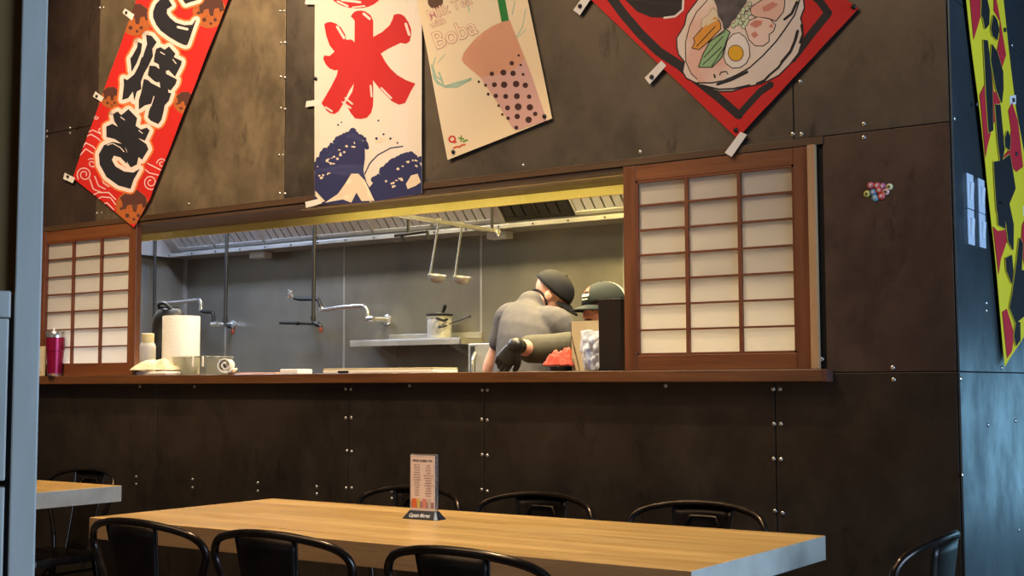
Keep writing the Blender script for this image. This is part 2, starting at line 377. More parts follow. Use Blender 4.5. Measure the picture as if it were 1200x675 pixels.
# opening trim, soffit, sill
OW=WY-.003
struct('trim_2',B(-5.99,-1.605,OW-.007,OW,2.018,2.045),M['trimwood'],bevel=.0015)          # thin head strip on the wall
so=struct('trim_3',B(OX0+.001,OX1-.001,WY+.032,WY+.262,1.998,2.03),M['soffit'])
struct('trim_9',B(-5.158,-2.387,OW,WY+.031,1.998,2.018),M['soffit'])
hd=struct('trim_4',B(OX0+.02,OX1-.02,WY+.262,WY+.275,1.962,2.03),M['litheader'])
recenter_label=obj('label_sticker',B(*[v for v in (aY(188,279,WY+.26).x,aY(201,278,WY+.26).x)],WY+.2605,WY+.262,1.974,1.996),flat((226,214,140)),hd)
struct('trim_5',B(-1.657,-1.629,OW-.02,OW,1.256,2.018),M['palewood'],bevel=.002)       # pale right jamb
struct('trim_6',B(-5.985,-5.955,OW-.02,OW,1.256,2.018),M['palewood'],bevel=.002)
bm=B(-6.02,-1.605,OW-.055,WY+.46,1.213,1.255); sill=struct('trim_7',bm,M['sillwood'],bevel=.003)
obj('sill_end_cap',B(-1.605,-1.588,OW-.053,WY+.2,1.212,1.254),mat('dark_end_grain',(66,34,24),.6,0,(90,50,34),60),sill,bevel=.002)
# counter below the sill on the kitchen side
SB=WY+.25

# ---- sliding shoji screens
def shoji(x0,x1,label,open_cols=3,y0=OW-.006):
    t=thing('shoji_screen',label,'screen',((x0+x1)/2,y0+.015,1.256)); w=(x1-x0)/2; Ht=2.016-1.256
    st=.052; rb=.075; rt=.058
    for a_,b_ in ((-w,-w+st),(w-st,w)): obj('stile',B(a_,b_,-.015,.018,0,Ht),M['shojiwood'],t,bevel=.002)
    for a_,b_ in ((0,rb-.02),(Ht-rt,Ht)): obj('rail',B(-w+st,w-st,-.013,.016,a_,b_),M['shojiwood2'],t,bevel=.002)
    ix0,ix1,iz0,iz1=-w+st,w-st,rb-.02,Ht-rt
    bm=bmesh.new(); b=.008
    box(bm,ix0,ix0+b,-.012,.0,iz0,iz1); box(bm,ix1-b,ix1,-.012,.0,iz0,iz1); box(bm,ix0,ix1,-.012,0,iz0,iz0+b); box(bm,ix0,ix1,-.012,0,iz1-b,iz1)
    for k in range(1,3): x=ix0+(ix1-ix0)*k/3; box(bm,x-.0065,x+.0065,-.011,.002,iz0,iz1)
    for k in range(1,7): z=iz0+(iz1-iz0)*k/7; box(bm,ix0,ix1,-.009,.001,z-.0035,z+.0035)
    obj('lattice',bm,M['lattice'],t)
    obj('paper',B(ix0,ix1,.0035,.0045,iz0,iz1),M['shojipaper'],t)
    return t
M['shojiwood2']=wood('cedar_shoji_rail',(94,52,26),(126,74,36),.45,'x',5,.1)
M['lattice']=mat('dark_cedar_lattice',(98,50,26),.5,0,(112,60,32),12)
shoji(-2.385,-1.66,'wooden lattice paper screen at the right end of the kitchen pass')
shoji(-5.945,-5.16,'wooden lattice paper screen at the left end of the kitchen pass, behind the maroon tumbler')

# ================================================================== BANNERS
def rippler(amp,fx,fy,ph=0,base=.013):
    return lambda x,y: base+amp*(math.sin(x*fx+y*fy+ph)+.5*math.sin(x*fx*1.9-y*fy*2.3+ph*2))
def tabs(cl,parent,quads,pins=()):
    for q in quads: cl.build('tab',[q],flat((228,220,206)),parent,.001,clip=False,thick=.0012)
    for x,y in pins:
        bm=bmesh.new(); lathe(bm,[(.0085,0),(.0085,.003),(.006,.006),(.002,.007)],(0,0,0),14)
        p=cl.place((x,y),.002); q=Vector((0,0,1)).rotation_difference(cl.n)
        for v in bm.verts: v.co=q@v.co+p
        W(obj('push_pin',bm,M['black'],parent,smooth=True),parent)
twY=lambda x,y: aY(x,y,OW)
# ---- 1: takoyaki banner
def TA(p): return (75+p[0]/5.19,p[1]/5.19)
def TB(p): return (70+p[0]/4.5,120+p[1]/4.5)
out1=[(88,209),(160,267),(179,233),(222.4,127),(271.5,0),(330,-150),(232,-190),(151,37.5),(113.5,123)]
t=thing('festival_banner','slanting red banner with black brush characters and brown dumpling pictures, leftmost on the wall','banner',aY(180,130,OW))
cl=Cloth(twY,(0,-1,0),[(88,209),(160,267),(179,233),(330,-150),(232,-190)],rippler(.003,.05,.02,0,.014))
out_conv=cl.out
cl.build('cloth',[out_conv],flat((204,26,16)),t,0,clip=False,thick=.0012)
blk=[[(600,0),(572,30),(556,75),(556,110),(575,155),(600,190),(650,228),(700,258),(745,278),(765,278),(780,240),(797,190),(820,125),(812,130),(795,155),(745,157),(690,140),(655,110),(638,85),(640,60),(672,38),(650,0),(650,-60),(610,-60)],
 [(700,-60),(735,0),(752,28),(775,20),(830,2),(850,-40)]]
blk=[[TA(p) for p in q] for q in blk]
blk+= [[TA(p) for p in [(515,215),(548,222),(578,260),(552,300),(556,345),(530,400),(500,450),(480,500),(482,545),(455,560),(440,615),(432,560),(405,600),(370,612),(380,520),(378,480),(400,490),(440,455),(470,400),(495,330),(520,265)]],
 [TA(p) for p in [(465,258),(492,270),(485,320),(455,390),(425,440),(418,360),(430,345),(462,290)]],
 [TA(p) for p in [(575,300),(600,290),(625,305),(650,285),(690,330),(680,350),(730,375),(725,400),(690,470),(650,430),(620,440),(600,400),(560,380),(565,340)]],
 [TA(p) for p in [(535,402),(570,405),(610,435),(640,455),(690,480),(702,488),(695,515),(665,555),(620,530),(600,500),(580,505),(560,495),(522,460)]],
 [TA(p) for p in [(588,385),(628,398),(640,475),(604,475)]],[TA(p) for p in [(592,488),(640,500),(652,565),(604,560)]],
 [(171,93),(176,94.5),(180,98),(190,103),(200,109),(204,110),(201,119),(196,124),(194.4,132),(192,141),(188,146),(179,142),(175.5,138),(177,130),(180,122),(172,124),(165,129),(165,118),(168,107)],
 [TB(p) for p in [(295,65),(320,50),(338,70),(375,38),(420,85),(412,125),(440,145),(470,135),(486,150),(462,205),(425,190),(470,222),(482,250),(448,305),(428,290),(420,330),(385,345),(368,320),(365,255),(345,225),(300,195),(258,185),(258,130),(290,115),(318,130),(300,100)]],
 [TB(p) for p in [(345,222),(290,210),(245,228),(220,275),(224,330),(258,395),(320,440),(385,458),(402,408),(436,352),(400,372),(350,366),(305,340),(285,305),(296,283),(330,292),(362,325),(372,300),(362,255)]]]
org=[];wht=[]
for q in blk: org+=stroke(q,13,True); wht+=stroke(q,9,True)
def balls(l):
    o=[];d=[]; s=[]
    for cx,cy,r in l:
        o.append(circ(cx,cy,r)); dd=[(cx+r*a,cy+r*b) for a,b in ((-.75,-.55),(-.3,-.95),(.3,-.98),(.8,-.6),(.9,-.05),(.62,.05),(.55,-.2),(.3,-.15),(.22,.3),(.02,.25),(-.05,-.15),(-.3,-.1),(-.42,.15),(-.58,.1),(-.6,-.25))]; d.append(dd)
        for a,b,q in ((-.3,.5,.13),(.35,.5,.11),(-.65,.1,.1),(.1,.72,.09)): s.append(circ(cx+r*a,cy+r*b,r*q,n=8))
    return o,d,s
ob,db,sb=balls([(162,24,19),(248,14,20),(133,115,12.5),(219.5,121,13),(158,243,20)])
cl.build('dumpling_print',ob,mat('dumpling_orange',(196,98,30),.7,0,(150,84,40),120),t,.0004)
cl.build('sauce_print',db+sb,flat((84,44,32)),t,.0007)
curl=[]
def spiral(cx,cy,r,turn=1.6,a0=0,n=22): return [(cx+r*(1-.75*k/n)*math.cos(a0+turn*2*math.pi*k/n),cy+r*(1-.75*k/n)*math.sin(a0+turn*2*math.pi*k/n)) for k in range(n+1)]
for q in ([(97,178),(104,168),(112,172),(119,180)],[(96,184),(104,175),(113,181),(118,188)],[(102,162),(110,158),(118,163),(124,170)],[(105,156),(112,153),(120,157),(126,162)],[(108,210),(112,222),(122,226)],[(114,207),(118,218),(126,222)],[(120,204),(124,215),(130,219)],[(107,231),(118,226),(130,226),(138,234)],[(112,236),(122,231),(132,232),(138,240)],[(118,241),(128,238),(136,246)],[(172,198),(178,203),(190,206)],[(176,192),(184,196),(192,200)]): curl+=stroke(q,1.3)
for a in ((102,205,9,1.7,2.5),(111,192,6,1.3,4),(180,214,9,1.6,1),(193,192,6,1.3,3.2),(121,153,4,1,0),(115.5,138,2.6,1,0)): curl+=stroke(spiral(*a),1.2)
cl.build('wave_print',curl,flat((236,196,190)),t,.0009)
cl.build('character_glow',org,flat((228,120,56)),t,.0012)
cl.build('character_outline',wht,flat((238,216,200)),t,.0016)
cl.build('character_print',blk,flat((26,24,32)),t,.0020)
hl=[]
for q in ([TA((705,168)),TA((765,182))],):  hl+=stroke(q,3)
for q in ([TA((520,268)),TA((492,350))],[TA((600,320)),TA((625,335))],[TA((675,365)),TA((695,390))],[TA((560,590)),TA((540,650))],[TB((262,228)),TB((290,218)),TB((330,240)),TB((350,262))],[TB((335,80)),TB((355,95))],[TB((430,150)),TB((448,165))]): hl+=stroke(q,1.0)
cl.build('character_highlight',hl,flat((238,220,208)),t,.0024)
tabs(cl,t,[[(147,16),(150,11),(161,18),(158,25)],[(112,114),(115,108),(125,115),(122,120)],[(77,210),(79,203),(91,209),(88,215)]],[(152,16),(117,113.5),(83,207.5)])
# ---- 2: shaved ice banner
def TC(p): return (360+p[0]/5.19,p[1]/5.19)
out=[(370.8,240),(434,238),(497,227),(496.5,100),(496,0),(494,-260),(370.5,-260)]
t=thing('shaved_ice_banner','white vertical banner with a large red brush character above navy blue waves','banner',aY(434,120,OW))
cl=Cloth(twY,(0,-1,0),out,rippler(.0022,.11,.01,1,.013))
cl.build('cloth',[out],flat((226,214,196)),t,0,clip=False,thick=.0012)
red=[[TC(p) for p in [(115,150),(135,140),(160,138),(190,148),(220,172),(245,215),(250,245),(262,246),(275,243),(290,250),(300,262),(302,130),(290,115),(278,105),(295,80),(315,70),(340,68),(362,72),(395,95),(412,130),(412,228),(470,200),(515,160),(532,125),(540,95),(565,88),(585,92),(605,105),(625,135),(643,180),(643,215),(635,255),(612,270),(580,265),(520,295),(462,330),(490,380),(520,420),(560,460),(610,490),(670,512),(640,560),(605,630),(570,640),(530,620),(460,550),(412,492),(415,600),(413,650),(402,690),(375,720),(335,727),(300,722),(275,690),(258,655),(240,640),(285,560),(295,510),(270,550),(230,640),(207,680),(180,698),(150,690),(130,675),(100,630),(120,595),(160,530),(195,465),(203,430),(180,432),(150,420),(125,395),(108,360),(115,340),(150,345),(182,318),(150,280),(128,220)]]]
red.append([TC(p) for p in circ(310,-62,170,118,n=28)])
red2=[[TC(p) for p in circ(330,-62,100,40,n=20)]]
cl.build('character_print',red,flat((192,18,20)),t,.0006)
hl=[]
for q,w in (([(198,168),(238,235)],3),([(355,88),(390,118)],3),([(612,150),(632,215)],3),([(465,540),(525,600)],2.4),([(398,525),(405,590)],2.2),([(245,600),(285,635)],2),([(230,625),(275,660)],2),([(125,655),(165,680)],2),([(200,14),(260,42)],2.4),([(225,5),(335,18)],2.8),([(290,50),(360,40)],1.6)):
    hl+=stroke([TC(p) for p in q],w)
cl.build('character_highlight',hl,flat((236,208,196)),t,.0010)
# plain generic waves with scalloped foam
random.seed(11)
def scallop(pts,n,r):
    o=[]
    for k in range(n):
        u=k/(n-1)*(len(pts)-1); i=min(int(u),len(pts)-2); f=u-i; x=pts[i][0]*(1-f)+pts[i+1][0]*f; y=pts[i][1]*(1-f)+pts[i+1][1]*f
        o.append(circ(x+random.uniform(-1,1),y+random.uniform(-1,1),r*random.uniform(.6,1.2),n=9))
    return o
nav=[[(371,200),(376,188),(384,178),(394,168),(404,160),(414,156),(424,160),(430,170),(430,186),(428,200),(432,214),(438,224),(436,238),(371,240)],
     [(434,222),(446,208),(458,196),(470,186),(482,182),(491,186),(497,196),(497,228),(470,233),(438,238)]]
nav+=scallop([(372,196),(380,182),(392,170),(404,160),(416,155),(428,162),(432,174)],22,3.8)+scallop([(442,212),(454,198),(468,186),(482,180),(495,188)],20,3.6)+[circ(444,163,1.6,n=8),circ(452,158,1.3,n=8),circ(460,163,1.5,n=8),circ(468,168,1.1,n=8)]
nav+=stroke([(430,204),(436,192),(446,182),(460,174),(474,172)],1.4)
nav+=[circ(399,147,1.2,n=7),circ(403,144,.9,n=7),circ(446,142,1.2,n=7)]
cl.build('wave_print',nav,flat((32,36,84)),t,.0006)
crm=[[(384,238),(398,228),(408,214),(414,204),(422,204),(430,212),(436,224),(442,236),(426,236),(420,226),(414,238),(404,234)],[(478,216),(484,206),(492,204),(496,214),(490,218),(480,222)],[(372,224),(378,230),(384,236),(380,238),(372,230)]]
for a,b,n in (((376,196),(398,186),10),((398,180),(418,172),10),((436,158),(458,168),12),((448,218),(474,212),9),((470,196),(494,190),10),((378,206),(396,200),6)):
    for k in range(n):
        f=random.random(); x=a[0]*(1-f)+b[0]*f+random.uniform(-3,3); y=a[1]*(1-f)+b[1]*f+random.uniform(-5,6)
        crm.append(circ(x,y,random.uniform(.8,2.0),random.uniform(.6,1.6),n=7,a0=random.random()*3))
cl.build('foam_print',crm,flat((226,206,176)),t,.0010)
tabs(cl,t,[[(360,6),(361,0),(378,0),(378,6)],[(360,126),(361,119),(378,117),(378,124)],[(361,244),(360,237),(378,233),(380,239)]],[(372.5,93)])
# ---- 3: boba poster
def TD(p): return (480+p[0]/3.375,p[1]/3.375)
out=[(527,188),(649,139.5),(620.7,0),(602,-92),(466,-120),(491,0)]
t=thing('bubble_tea_poster','cream tilted poster of a milk tea cup full of dark pearls','poster',aY(570,90,OW))
cl=Cloth(twY,(0,-1,0),out,rippler(.0012,.03,.02,2,.014))
cl.build('sheet',[out],mat('poster_cream',(232,206,164),.6,0,(228,210,176),1.6),t,0,clip=False,thick=.0012)
aq=[]
for q,w in (([(100,300),(120,330),(150,345),(195,345),(250,315)],3.2),([(95,260),(105,300),(135,320)],2),([(150,345),(200,330),(245,318)],3),([(110,230),(100,265),(112,300)],1.2),([(120,250),(150,215)],.8),([(140,330),(125,290)],2),([(235,10),(245,50)],1.4),([(430,150),(455,110),(468,40)],1),([(415,60),(425,10)],1.2),([(430,155),(470,120)],.8)):
    aq+=stroke([TD(p) for p in q],w)
cl.build('splash_print',aq,flat((160,186,164)),t,.0004)
cl.build('straw_print',[[TD(p) for p in [(343,-70),(373,-70),(402,84),(372,90)]]],flat((34,120,52)),t,.0005)
cup=[TD(p) for p in [(215,240),(222,215),(240,190),(270,155),(300,130),(335,107),(370,92),(395,86),(406,86),(415,110),(435,160),(455,210),(490,300),(520,390),(552,482),(500,495),(435,517),(415,507),(380,450),(350,400),(290,310),(225,255)]]
gm=mat('milk_tea_print',(216,158,124),.6,0,(202,144,112),2.2)
cl.build('cup_print',[cup],gm,t,.0008)
low=[TD(p) for p in [(288,308),(350,300),(420,280),(462,235),(490,300),(520,390),(552,482),(500,495),(435,517),(415,507),(380,450),(350,400)]]
cl.build('cup_base_print',[low],flat((204,158,146)),t,.0011)
pe=[(335,295,9),(380,290,12),(418,293,11),(413,253,9),(448,260,5),(440,222,5),(457,297,6),(345,338,10),(383,338,13),(430,335,13),(466,340,11),(283,326,5),(310,340,6),(320,375,6),(350,382,9),(389,384,10),(433,383,12),(481,385,9),(361,420,5),(396,429,10),(438,425,14),(484,427,13),(375,455,5),(398,470,7),(434,463,11),(479,476,13),(505,453,9),(430,507,8)]
cl.build('pearl_print',[circ(*TD((x,y)),r/3.375,n=12) for x,y,r in pe],flat((64,30,28)),t,.0014)
a=-R(21.5)
pk=flat((184,120,124)); cm=flat((236,214,176))
for body,h,pos,ang,o2 in (('Milk Tea',17,TD((86,84)),a,.5),('with',12,TD((92,116)),a,.4),('Boba',29,TD((112,200)),a,.62)):
    k=1/3.375
    cl.build('lettering_outline',text_polys(body,h,pos,ang,offset=o2,sx=.92),pk,t,.0008,cut=False)
    cl.build('lettering',text_polys(body,h,pos,ang,offset=0,sx=.92),cm,t,.0012,cut=False)
cl.build('round_logo_print',[circ(*TD((110,8)),9,n=20)],flat((92,64,46)),t,.0006)
cl.build('logo_letter_print',text_polys('Q',11,TD((168,570)),a,offset=.4),flat((196,40,36)),t,.0008,cut=False)
cl.build('logo_mark_print',stroke([TD((205,548)),TD((222,552))],2)+stroke([TD((214,540)),TD((212,562))],1.6)+stroke([TD((222,562)),TD((236,556))],2.2),flat((110,150,60)),t,.0008)
cl.build('logo_caption_print',stroke([TD((184,588)),TD((196,582)),TD((206,584)),TD((216,576)),TD((228,574))],2),flat((206,96,52)),t,.0008)
tabs(cl,t,[],[TD((183,603)),TD((542,462))])
# ---- 4: ramen banner
def TE(p): return (680+p[0]/3.53,p[1]/3.53)
def TF(p): return (785+p[0]/5.87,p[1]/5.87)
out=[(866,163),(1007.5,11),(993,0),(820,-150),(600,-90),(694,0)]
t=thing('ramen_banner','red diamond-hung banner painted with a noodle bowl, half egg and pork slices','banner',aY(870,70,OW))
cl=Cloth(twY,(0,-1,0),out,rippler(.0025,.03,.04,.5,.014))
cl.build('cloth',[out],flat((200,26,20)),t,0,clip=False,thick=.0012)
bd=[]
for q,w in (([(690,-40),(722,3),(733,18),(752,40),(775,62),(800,78),(815,92)],11),([(815,92),(845,116),(868,136)],10),([(868,136),(893,108),(905,100)],8),([(930,70),(950,44),(972,16)],9.5),([(972,16),(962,2),(945,-12)],9)): bd+=stroke(q,w)
bd.append([TE(p) for p in [(170,-40),(190,0),(240,50),(300,75),(380,77),(432,45),(440,0),(430,-40)]])
bd.append([TE(p) for p in [(405,100),(440,70),(440,250),(432,300),(410,270)]]) if False else None
bd=[b for b in bd if b]
cl.build('border_print',bd,flat((36,28,28)),t,.0005)
cl.build('bowl_rim_print',stroke([TE(p) for p in [(355,77),(400,72),(432,45),(434,0)]],2.5),flat((226,208,196)),t,.0008)
bowl=[TF(p) for p in [(250,-40),(215,0),(170,60),(135,110),(120,180),(90,230),(65,270),(68,330),(80,380),(120,430),(108,500),(130,540),(200,575),(260,600),(350,630),(440,628),(520,600),(600,585),(680,560),(760,520),(830,450),(890,370),(915,290),(920,190),(905,130),(930,60),(925,0),(900,-60)]]
cl.build('bowl_outline_print',stroke(bowl,3.2,True),flat((34,26,26)),t,.0008)  # dark outline printed around the bowl
cl.build('bowl_print',[bowl],flat((222,202,182)),t,.0012)
soup=[TF(p) for p in [(290,-20),(200,60),(150,180),(125,300),(125,420),(160,510),(210,570),(300,575),(420,545),(560,470),(650,390),(740,290),(800,180),(840,60),(830,-20)]]
cl.build('soup_print',[soup],mat('soup_print',(220,170,146),.7,0,(226,204,180),3,ramp=(.4,.55)),t,.0015)
ink=[]
for q,w in (([(270,10),(200,90),(150,190),(122,300),(125,430),(160,510),(200,550)],1),([(200,575),(300,575),(380,560),(470,520),(560,470),(650,390),(740,290),(800,210),(870,110),(905,0)],1.6),([(340,585),(430,555),(540,500)],3.2),([(230,590),(350,620),(450,615),(560,590)],2.0),([(800,140),(850,100),(885,20)],3),([(780,435),(840,360),(870,290),(890,220)],3.4),([(640,580),(700,520),(760,470),(800,410)],2.6),([(610,580),(660,560)],2.8),([(915,180),(925,240),(905,300)],2.4),([(520,100),(600,40),(700,0)],1.0)):
    ink+=stroke([TF(p) for p in q],w)
cl.build('brush_line_print',ink,flat((30,24,26)),t,.0018)
nori=[TF(p) for p in [(300,-30),(335,50),(350,120),(375,160),(385,210),(420,200),(440,160),(470,130),(500,80),(540,30),(560,-30)]]
cl.build('seaweed_print',[nori],mat('nori_print',(50,44,44),.7,0,(92,82,80),14),t,.0020)
egg=[TF(p) for p in [(450,245),(490,235),(530,265),(555,320),(560,390),(535,440),(490,468),(440,470),(400,440),(385,400),(395,350),(412,290)]]
def area(name,poly,col,lw=1.5,h=.0020):
    cl.build(name+'_ink',stroke(poly,lw,True),flat((30,24,26)),t,h); cl.build(name,[poly],flat(col),t,h+.0004)
area('noodle_print',[TF(p) for p in [(230,190),(240,140),(280,110),(310,60),(340,90),(350,140),(300,170),(250,200)]],(218,196,160),.8)
area('bamboo_shoot_print',[TF(p) for p in [(330,120),(360,165),(365,205),(290,280),(215,345),(170,335),(190,300),(180,270),(250,195)]],(218,146,52),2)
area('greens_print',[TF(p) for p in [(400,212),(425,230),(400,290),(365,400),(300,465),(215,465),(235,410),(245,380),(290,300)]],(142,176,120),2.4)
area('egg_print',egg,(230,216,198),2)
area('yolk_print',[TF(p) for p in circ(466,372,50,52,n=18)],(226,168,34),1.6,.0026)
area('pork_print',[TF(p) for p in [(530,190),(560,150),(620,125),(700,140),(735,180),(720,220),(690,240),(690,290),(650,320),(600,318),(560,280)]],(232,196,172),2)
area('pork_print',[TF(p) for p in [(575,60),(620,30),(700,-20),(800,-20),(800,40),(790,90),(740,150),(690,130),(600,120),(570,100)]],(226,178,152),2)
cl.build('pork_marbling_print',[[TF(p) for p in q] for q in ([(560,175),(600,145),(650,150),(640,180),(600,200)],[(570,240),(600,220),(620,250),(590,270)],[(650,60),(720,20),(760,40),(700,80),(660,90)],[(690,190),(715,165),(720,200)])],flat((206,128,102)),t,.0028)
sc=[]
for x,y in ((565,35),(545,65),(520,75),(515,95),(560,100),(540,120),(490,120),(520,140),(480,150),(545,150),(500,165),(535,170),(470,170),(450,185),(520,190)): sc.append([TF(p) for p in circ(x,y,13,15,n=10)])
k=[]; 
for q in sc: k+=stroke(q,1.0,True)
cl.build('scallion_ink',k,flat((30,30,24)),t,.0028); cl.build('scallion_print',sc,flat((196,204,160)),t,.0031)
gl=[]
for q in ([(275,300),(395,225)],[(250,400),(380,260)],[(240,450),(370,330)],[(300,460),(390,330)],[(200,325),(330,190)]): gl+=stroke([TF(p) for p in q],.9)
cl.build('brush_detail_print',gl+stroke([TF(p) for p in [(318,520),(322,536)]],2)+stroke([TF(p) for p in [(355,520),(365,500),(400,495),(410,515)]],1),flat((40,34,24)),t,.0030)
tabs(cl,t,[[(674.5,13),(690,-8),(697,-3),(682,19)],[TE(p) for p in [(275,325),(345,255),(365,275),(295,352)]],[TE(p) for p in [(607,635),(670,548),(697,560),(635,652)]]],[TE((10,30)),TE((305,322)),TE((652,541)),TE((1137,33))])
# ---- 5: yellow banner on the side wall
SX=-1.171
twX=lambda x,y: aX(x,y,SX)
def TG(p): return (1110+p[0]/3.07,p[1]/3.07)
def TH(p): return (1110+p[0]/2.81,200+p[1]/2.81)
out=[(1173,430),(1224,345),(1212,260),(1186,150),(1176,62),(1162,-90),(1122,-90),(1128,0),(1140,112),(1148,182)]
outc=[(1173,430),(1224,345),(1200,180),(1162,-90),(1122,-90)]
out=[(1173.5,430),(1226,340),(1208,215),(1187,160),(1176.5,60),(1168,0),(1160,-90),(1120,-90),(1128,0),(1133.5,52),(1141.5,123),(1148.5,182),(1154.5,236),(1163,322),(1170.5,380)]
t=thing('yellow_banner','narrow yellow and red banner with black characters on the bluish side wall at far right','banner',aX(1170,200,SX))
cl=Cloth(twX,(1,0,0),[(1173,430),(1240,340),(1200,120),(1172,0),(1160,-90),(1118,-90),(1128,0),(1150,190)],rippler(.0012,.12,.02,0,.014),step=4)
conv=[(1173,430),(1226,345),(1186,130),(1171,0),(1158,-90),(1119,-90),(1127.5,0),(1138,90),(1150,195),(1160,290)]
cl.out=conv
cl.build('cloth',[conv],flat((236,208,24)),t,0,clip=False,thick=.0012)
cl.out=[(1172,425),(1226,345),(1186,130),(1171,0),(1158,-90),(1119,-90),(1128,0),(1150,195)]
rd=[[TG(p) for p in [(30,-60),(118,-60),(112,30),(95,90),(78,150),(50,60)]],[TG(p) for p in [(150,-60),(215,-60),(215,60),(215,180),(196,200),(178,260),(160,200),(172,130),(172,80),(150,40)]],[TG(p) for p in [(85,380),(96,350),(115,310),(140,250),(150,330),(175,345),(172,400),(150,450),(128,530),(118,580),(95,480)]],
 [TG(p) for p in [(205,400),(218,370),(250,480),(260,600),(232,620),(212,600),(205,520),(214,470)]],[TH(p) for p in [(122,170),(150,200),(176,195),(180,235),(160,290),(152,350),(130,300)]],[TH(p) for p in [(232,180),(265,120),(290,330),(253,335),(240,310),(228,250)]],[TH(p) for p in [(160,470),(182,455),(196,500),(206,540),(200,590),(176,660),(160,560)]],[TG(p) for p in [(180,570),(205,540),(214,600),(205,640),(192,690),(172,700),(165,640)]]]
cl.build('red_print',rd,flat((196,22,36)),t,.0022)
bk=[[TG(p) for p in [(108,0),(122,-10),(132,40),(130,90),(118,105),(112,70),(105,55)]],[TG(p) for p in [(148,60),(158,75),(166,110),(160,145),(145,130),(140,105)]],[TG(p) for p in [(112,148),(124,150),(140,300),(146,470),(132,478),(122,350)]],[TG(p) for p in [(142,165),(160,190),(182,260),(184,320),(178,370),(158,320),(138,220)]],[TG(p) for p in [(155,380),(172,380),(180,470),(186,540),(176,590),(166,510)]],[TG(p) for p in [(200,475),(208,500),(205,540),(192,530),(190,500)]],
 [TG(p) for p in [(152,585),(180,580),(205,560),(212,600),(200,640),(192,675),(192,720),(196,760),(160,760)]],
 [TH(p) for p in [(140,0),(195,-5),(205,60),(185,110),(200,180),(200,260),(185,235),(172,130),(172,190),(152,180)]],[TH(p) for p in [(175,290),(195,280),(200,330),(196,370),(178,330)]],[TH(p) for p in [(222,225),(232,240),(228,330),(250,330),(253,450),(235,480),(210,500),(190,450),(200,400),(215,300)]],[TH(p) for p in [(212,500),(222,500),(222,560),(212,578),(205,545)]]]
yo=[]
for q in bk: yo+=stroke(q,2.4,True)
cl.build('character_outline',yo,flat((222,196,50)),t,.0034)
cl.build('character_print',bk+sum([stroke(q,1.2,True) for q in bk],[]),flat((14,14,12)),t,.0046)
def quad(x,y,w,h): return [(x,y),(x+w,y-1),(x+w,y+h-1),(x,y+h)]
tabs(cl,t,[quad(1179,113,6.5,10.5),quad(1194.5,242,6,11)],[(1182,118),(1138,123),(1185,181),(1171.5,36)])

# ================================================================== small things on the walls
for (x,y,c,w) in ((1020.6,217.5,(190,96,100),0),(1028,217.8,(196,84,84),0),(1034.4,218.5,(170,84,128),0),(1042.3,219,(204,196,140),0),(1030.5,223.3,(200,70,56),0),(1016.2,227.3,(196,190,96),0),(1023.4,225.6,(80,130,166),0),(1025.6,232,(96,160,176),0),(1033,230.2,(204,76,72),0),(1038.3,225,(206,160,150),0)):
    p=aY(x,y,OW); bm=bmesh.new(); prof=[(.0115,0),(.0118,.002),(.0105,.005),(.009,.0065),(.004,.0075)]
    lathe(bm,prof,(0,0,0),20)
    q=Vector((0,0,1)).rotation_difference(Vector((0,-1,0)))
    for v in bm.verts: v.co=q@v.co
    lab={(190,96,100):'dusty pink badge at the upper left of the cluster',(196,84,84):'red and white badge second along the top of the cluster',(170,84,128):'purple badge third along the top of the cluster',(204,196,140):'cream ring badge at the right end of the cluster',(200,70,56):'orange-red badge in the middle of the cluster',(196,190,96):'yellow ring badge at the left end of the cluster',(80,130,166):'blue badge beside the yellow ring badge',(96,160,176):'light blue badge at the bottom of the cluster',(204,76,72):'red badge at the bottom right of the cluster',(206,160,150):'pale pink badge under the cream ring badge'}[c]
    o=obj('badge',bm,mat('badge_%d_%d'%(c[0],c[2]),c,.3,0,tuple(min(255,v+30) for v in c),90),None,smooth=True); o.location=p
    tag(o,lab+' on the dark wall','badge',group='round badges clustered on the wall')
    bm=bmesh.new(); lathe(bm,[(.0045,0),(.0045,.0014),(.002,.002)],(0,0,.007),12)
    for v in bm.verts: v.co=q@v.co
    obj('centre_mark',bm,flat((84,70,60) if w==0 and c[0]>195 and c[1]>150 else (214,196,190)),o)
for (x0,y0,x1,y1,lab) in ((1131.5,205,1139.5,244,'light switch plate, upper left of the four on the side wall'),(1144.5,211,1153,249,'light switch plate, upper right of the four, touching the yellow banner'),(1132.5,247,1140.5,286,'light switch plate, lower left of the four on the side wall'),(1145.5,252,1154,289,'light switch plate, lower right of the four, touching the yellow banner')):
    a=aX(x0,(y0+y1)/2,SX); b=aX(x1,(y0+y1)/2,SX); zc=(a.z+b.z)/2; yc=(a.y+b.y)/2
    t=thing('light_switch',lab,'light switch',(SX,yc,zc-.058),0,'light switch plates on the side wall')
    obj('switch_plate',B(0,.006,-.036,.036,0,.116),M['switchplate'],t,bevel=.002)
    bm=bmesh.new(); hexa(bm,[(.006,-.016,.03),(.010,-.016,.03),(.010,.016,.03),(.006,.016,.03),(.006,-.016,.088),(.014,-.016,.088),(.014,.016,.088),(.006,.016,.088)]); obj('rocker',bm,mat('rocker_white',(226,230,232),.35) if 'rk' not in M else M['rk'],t,bevel=.001)

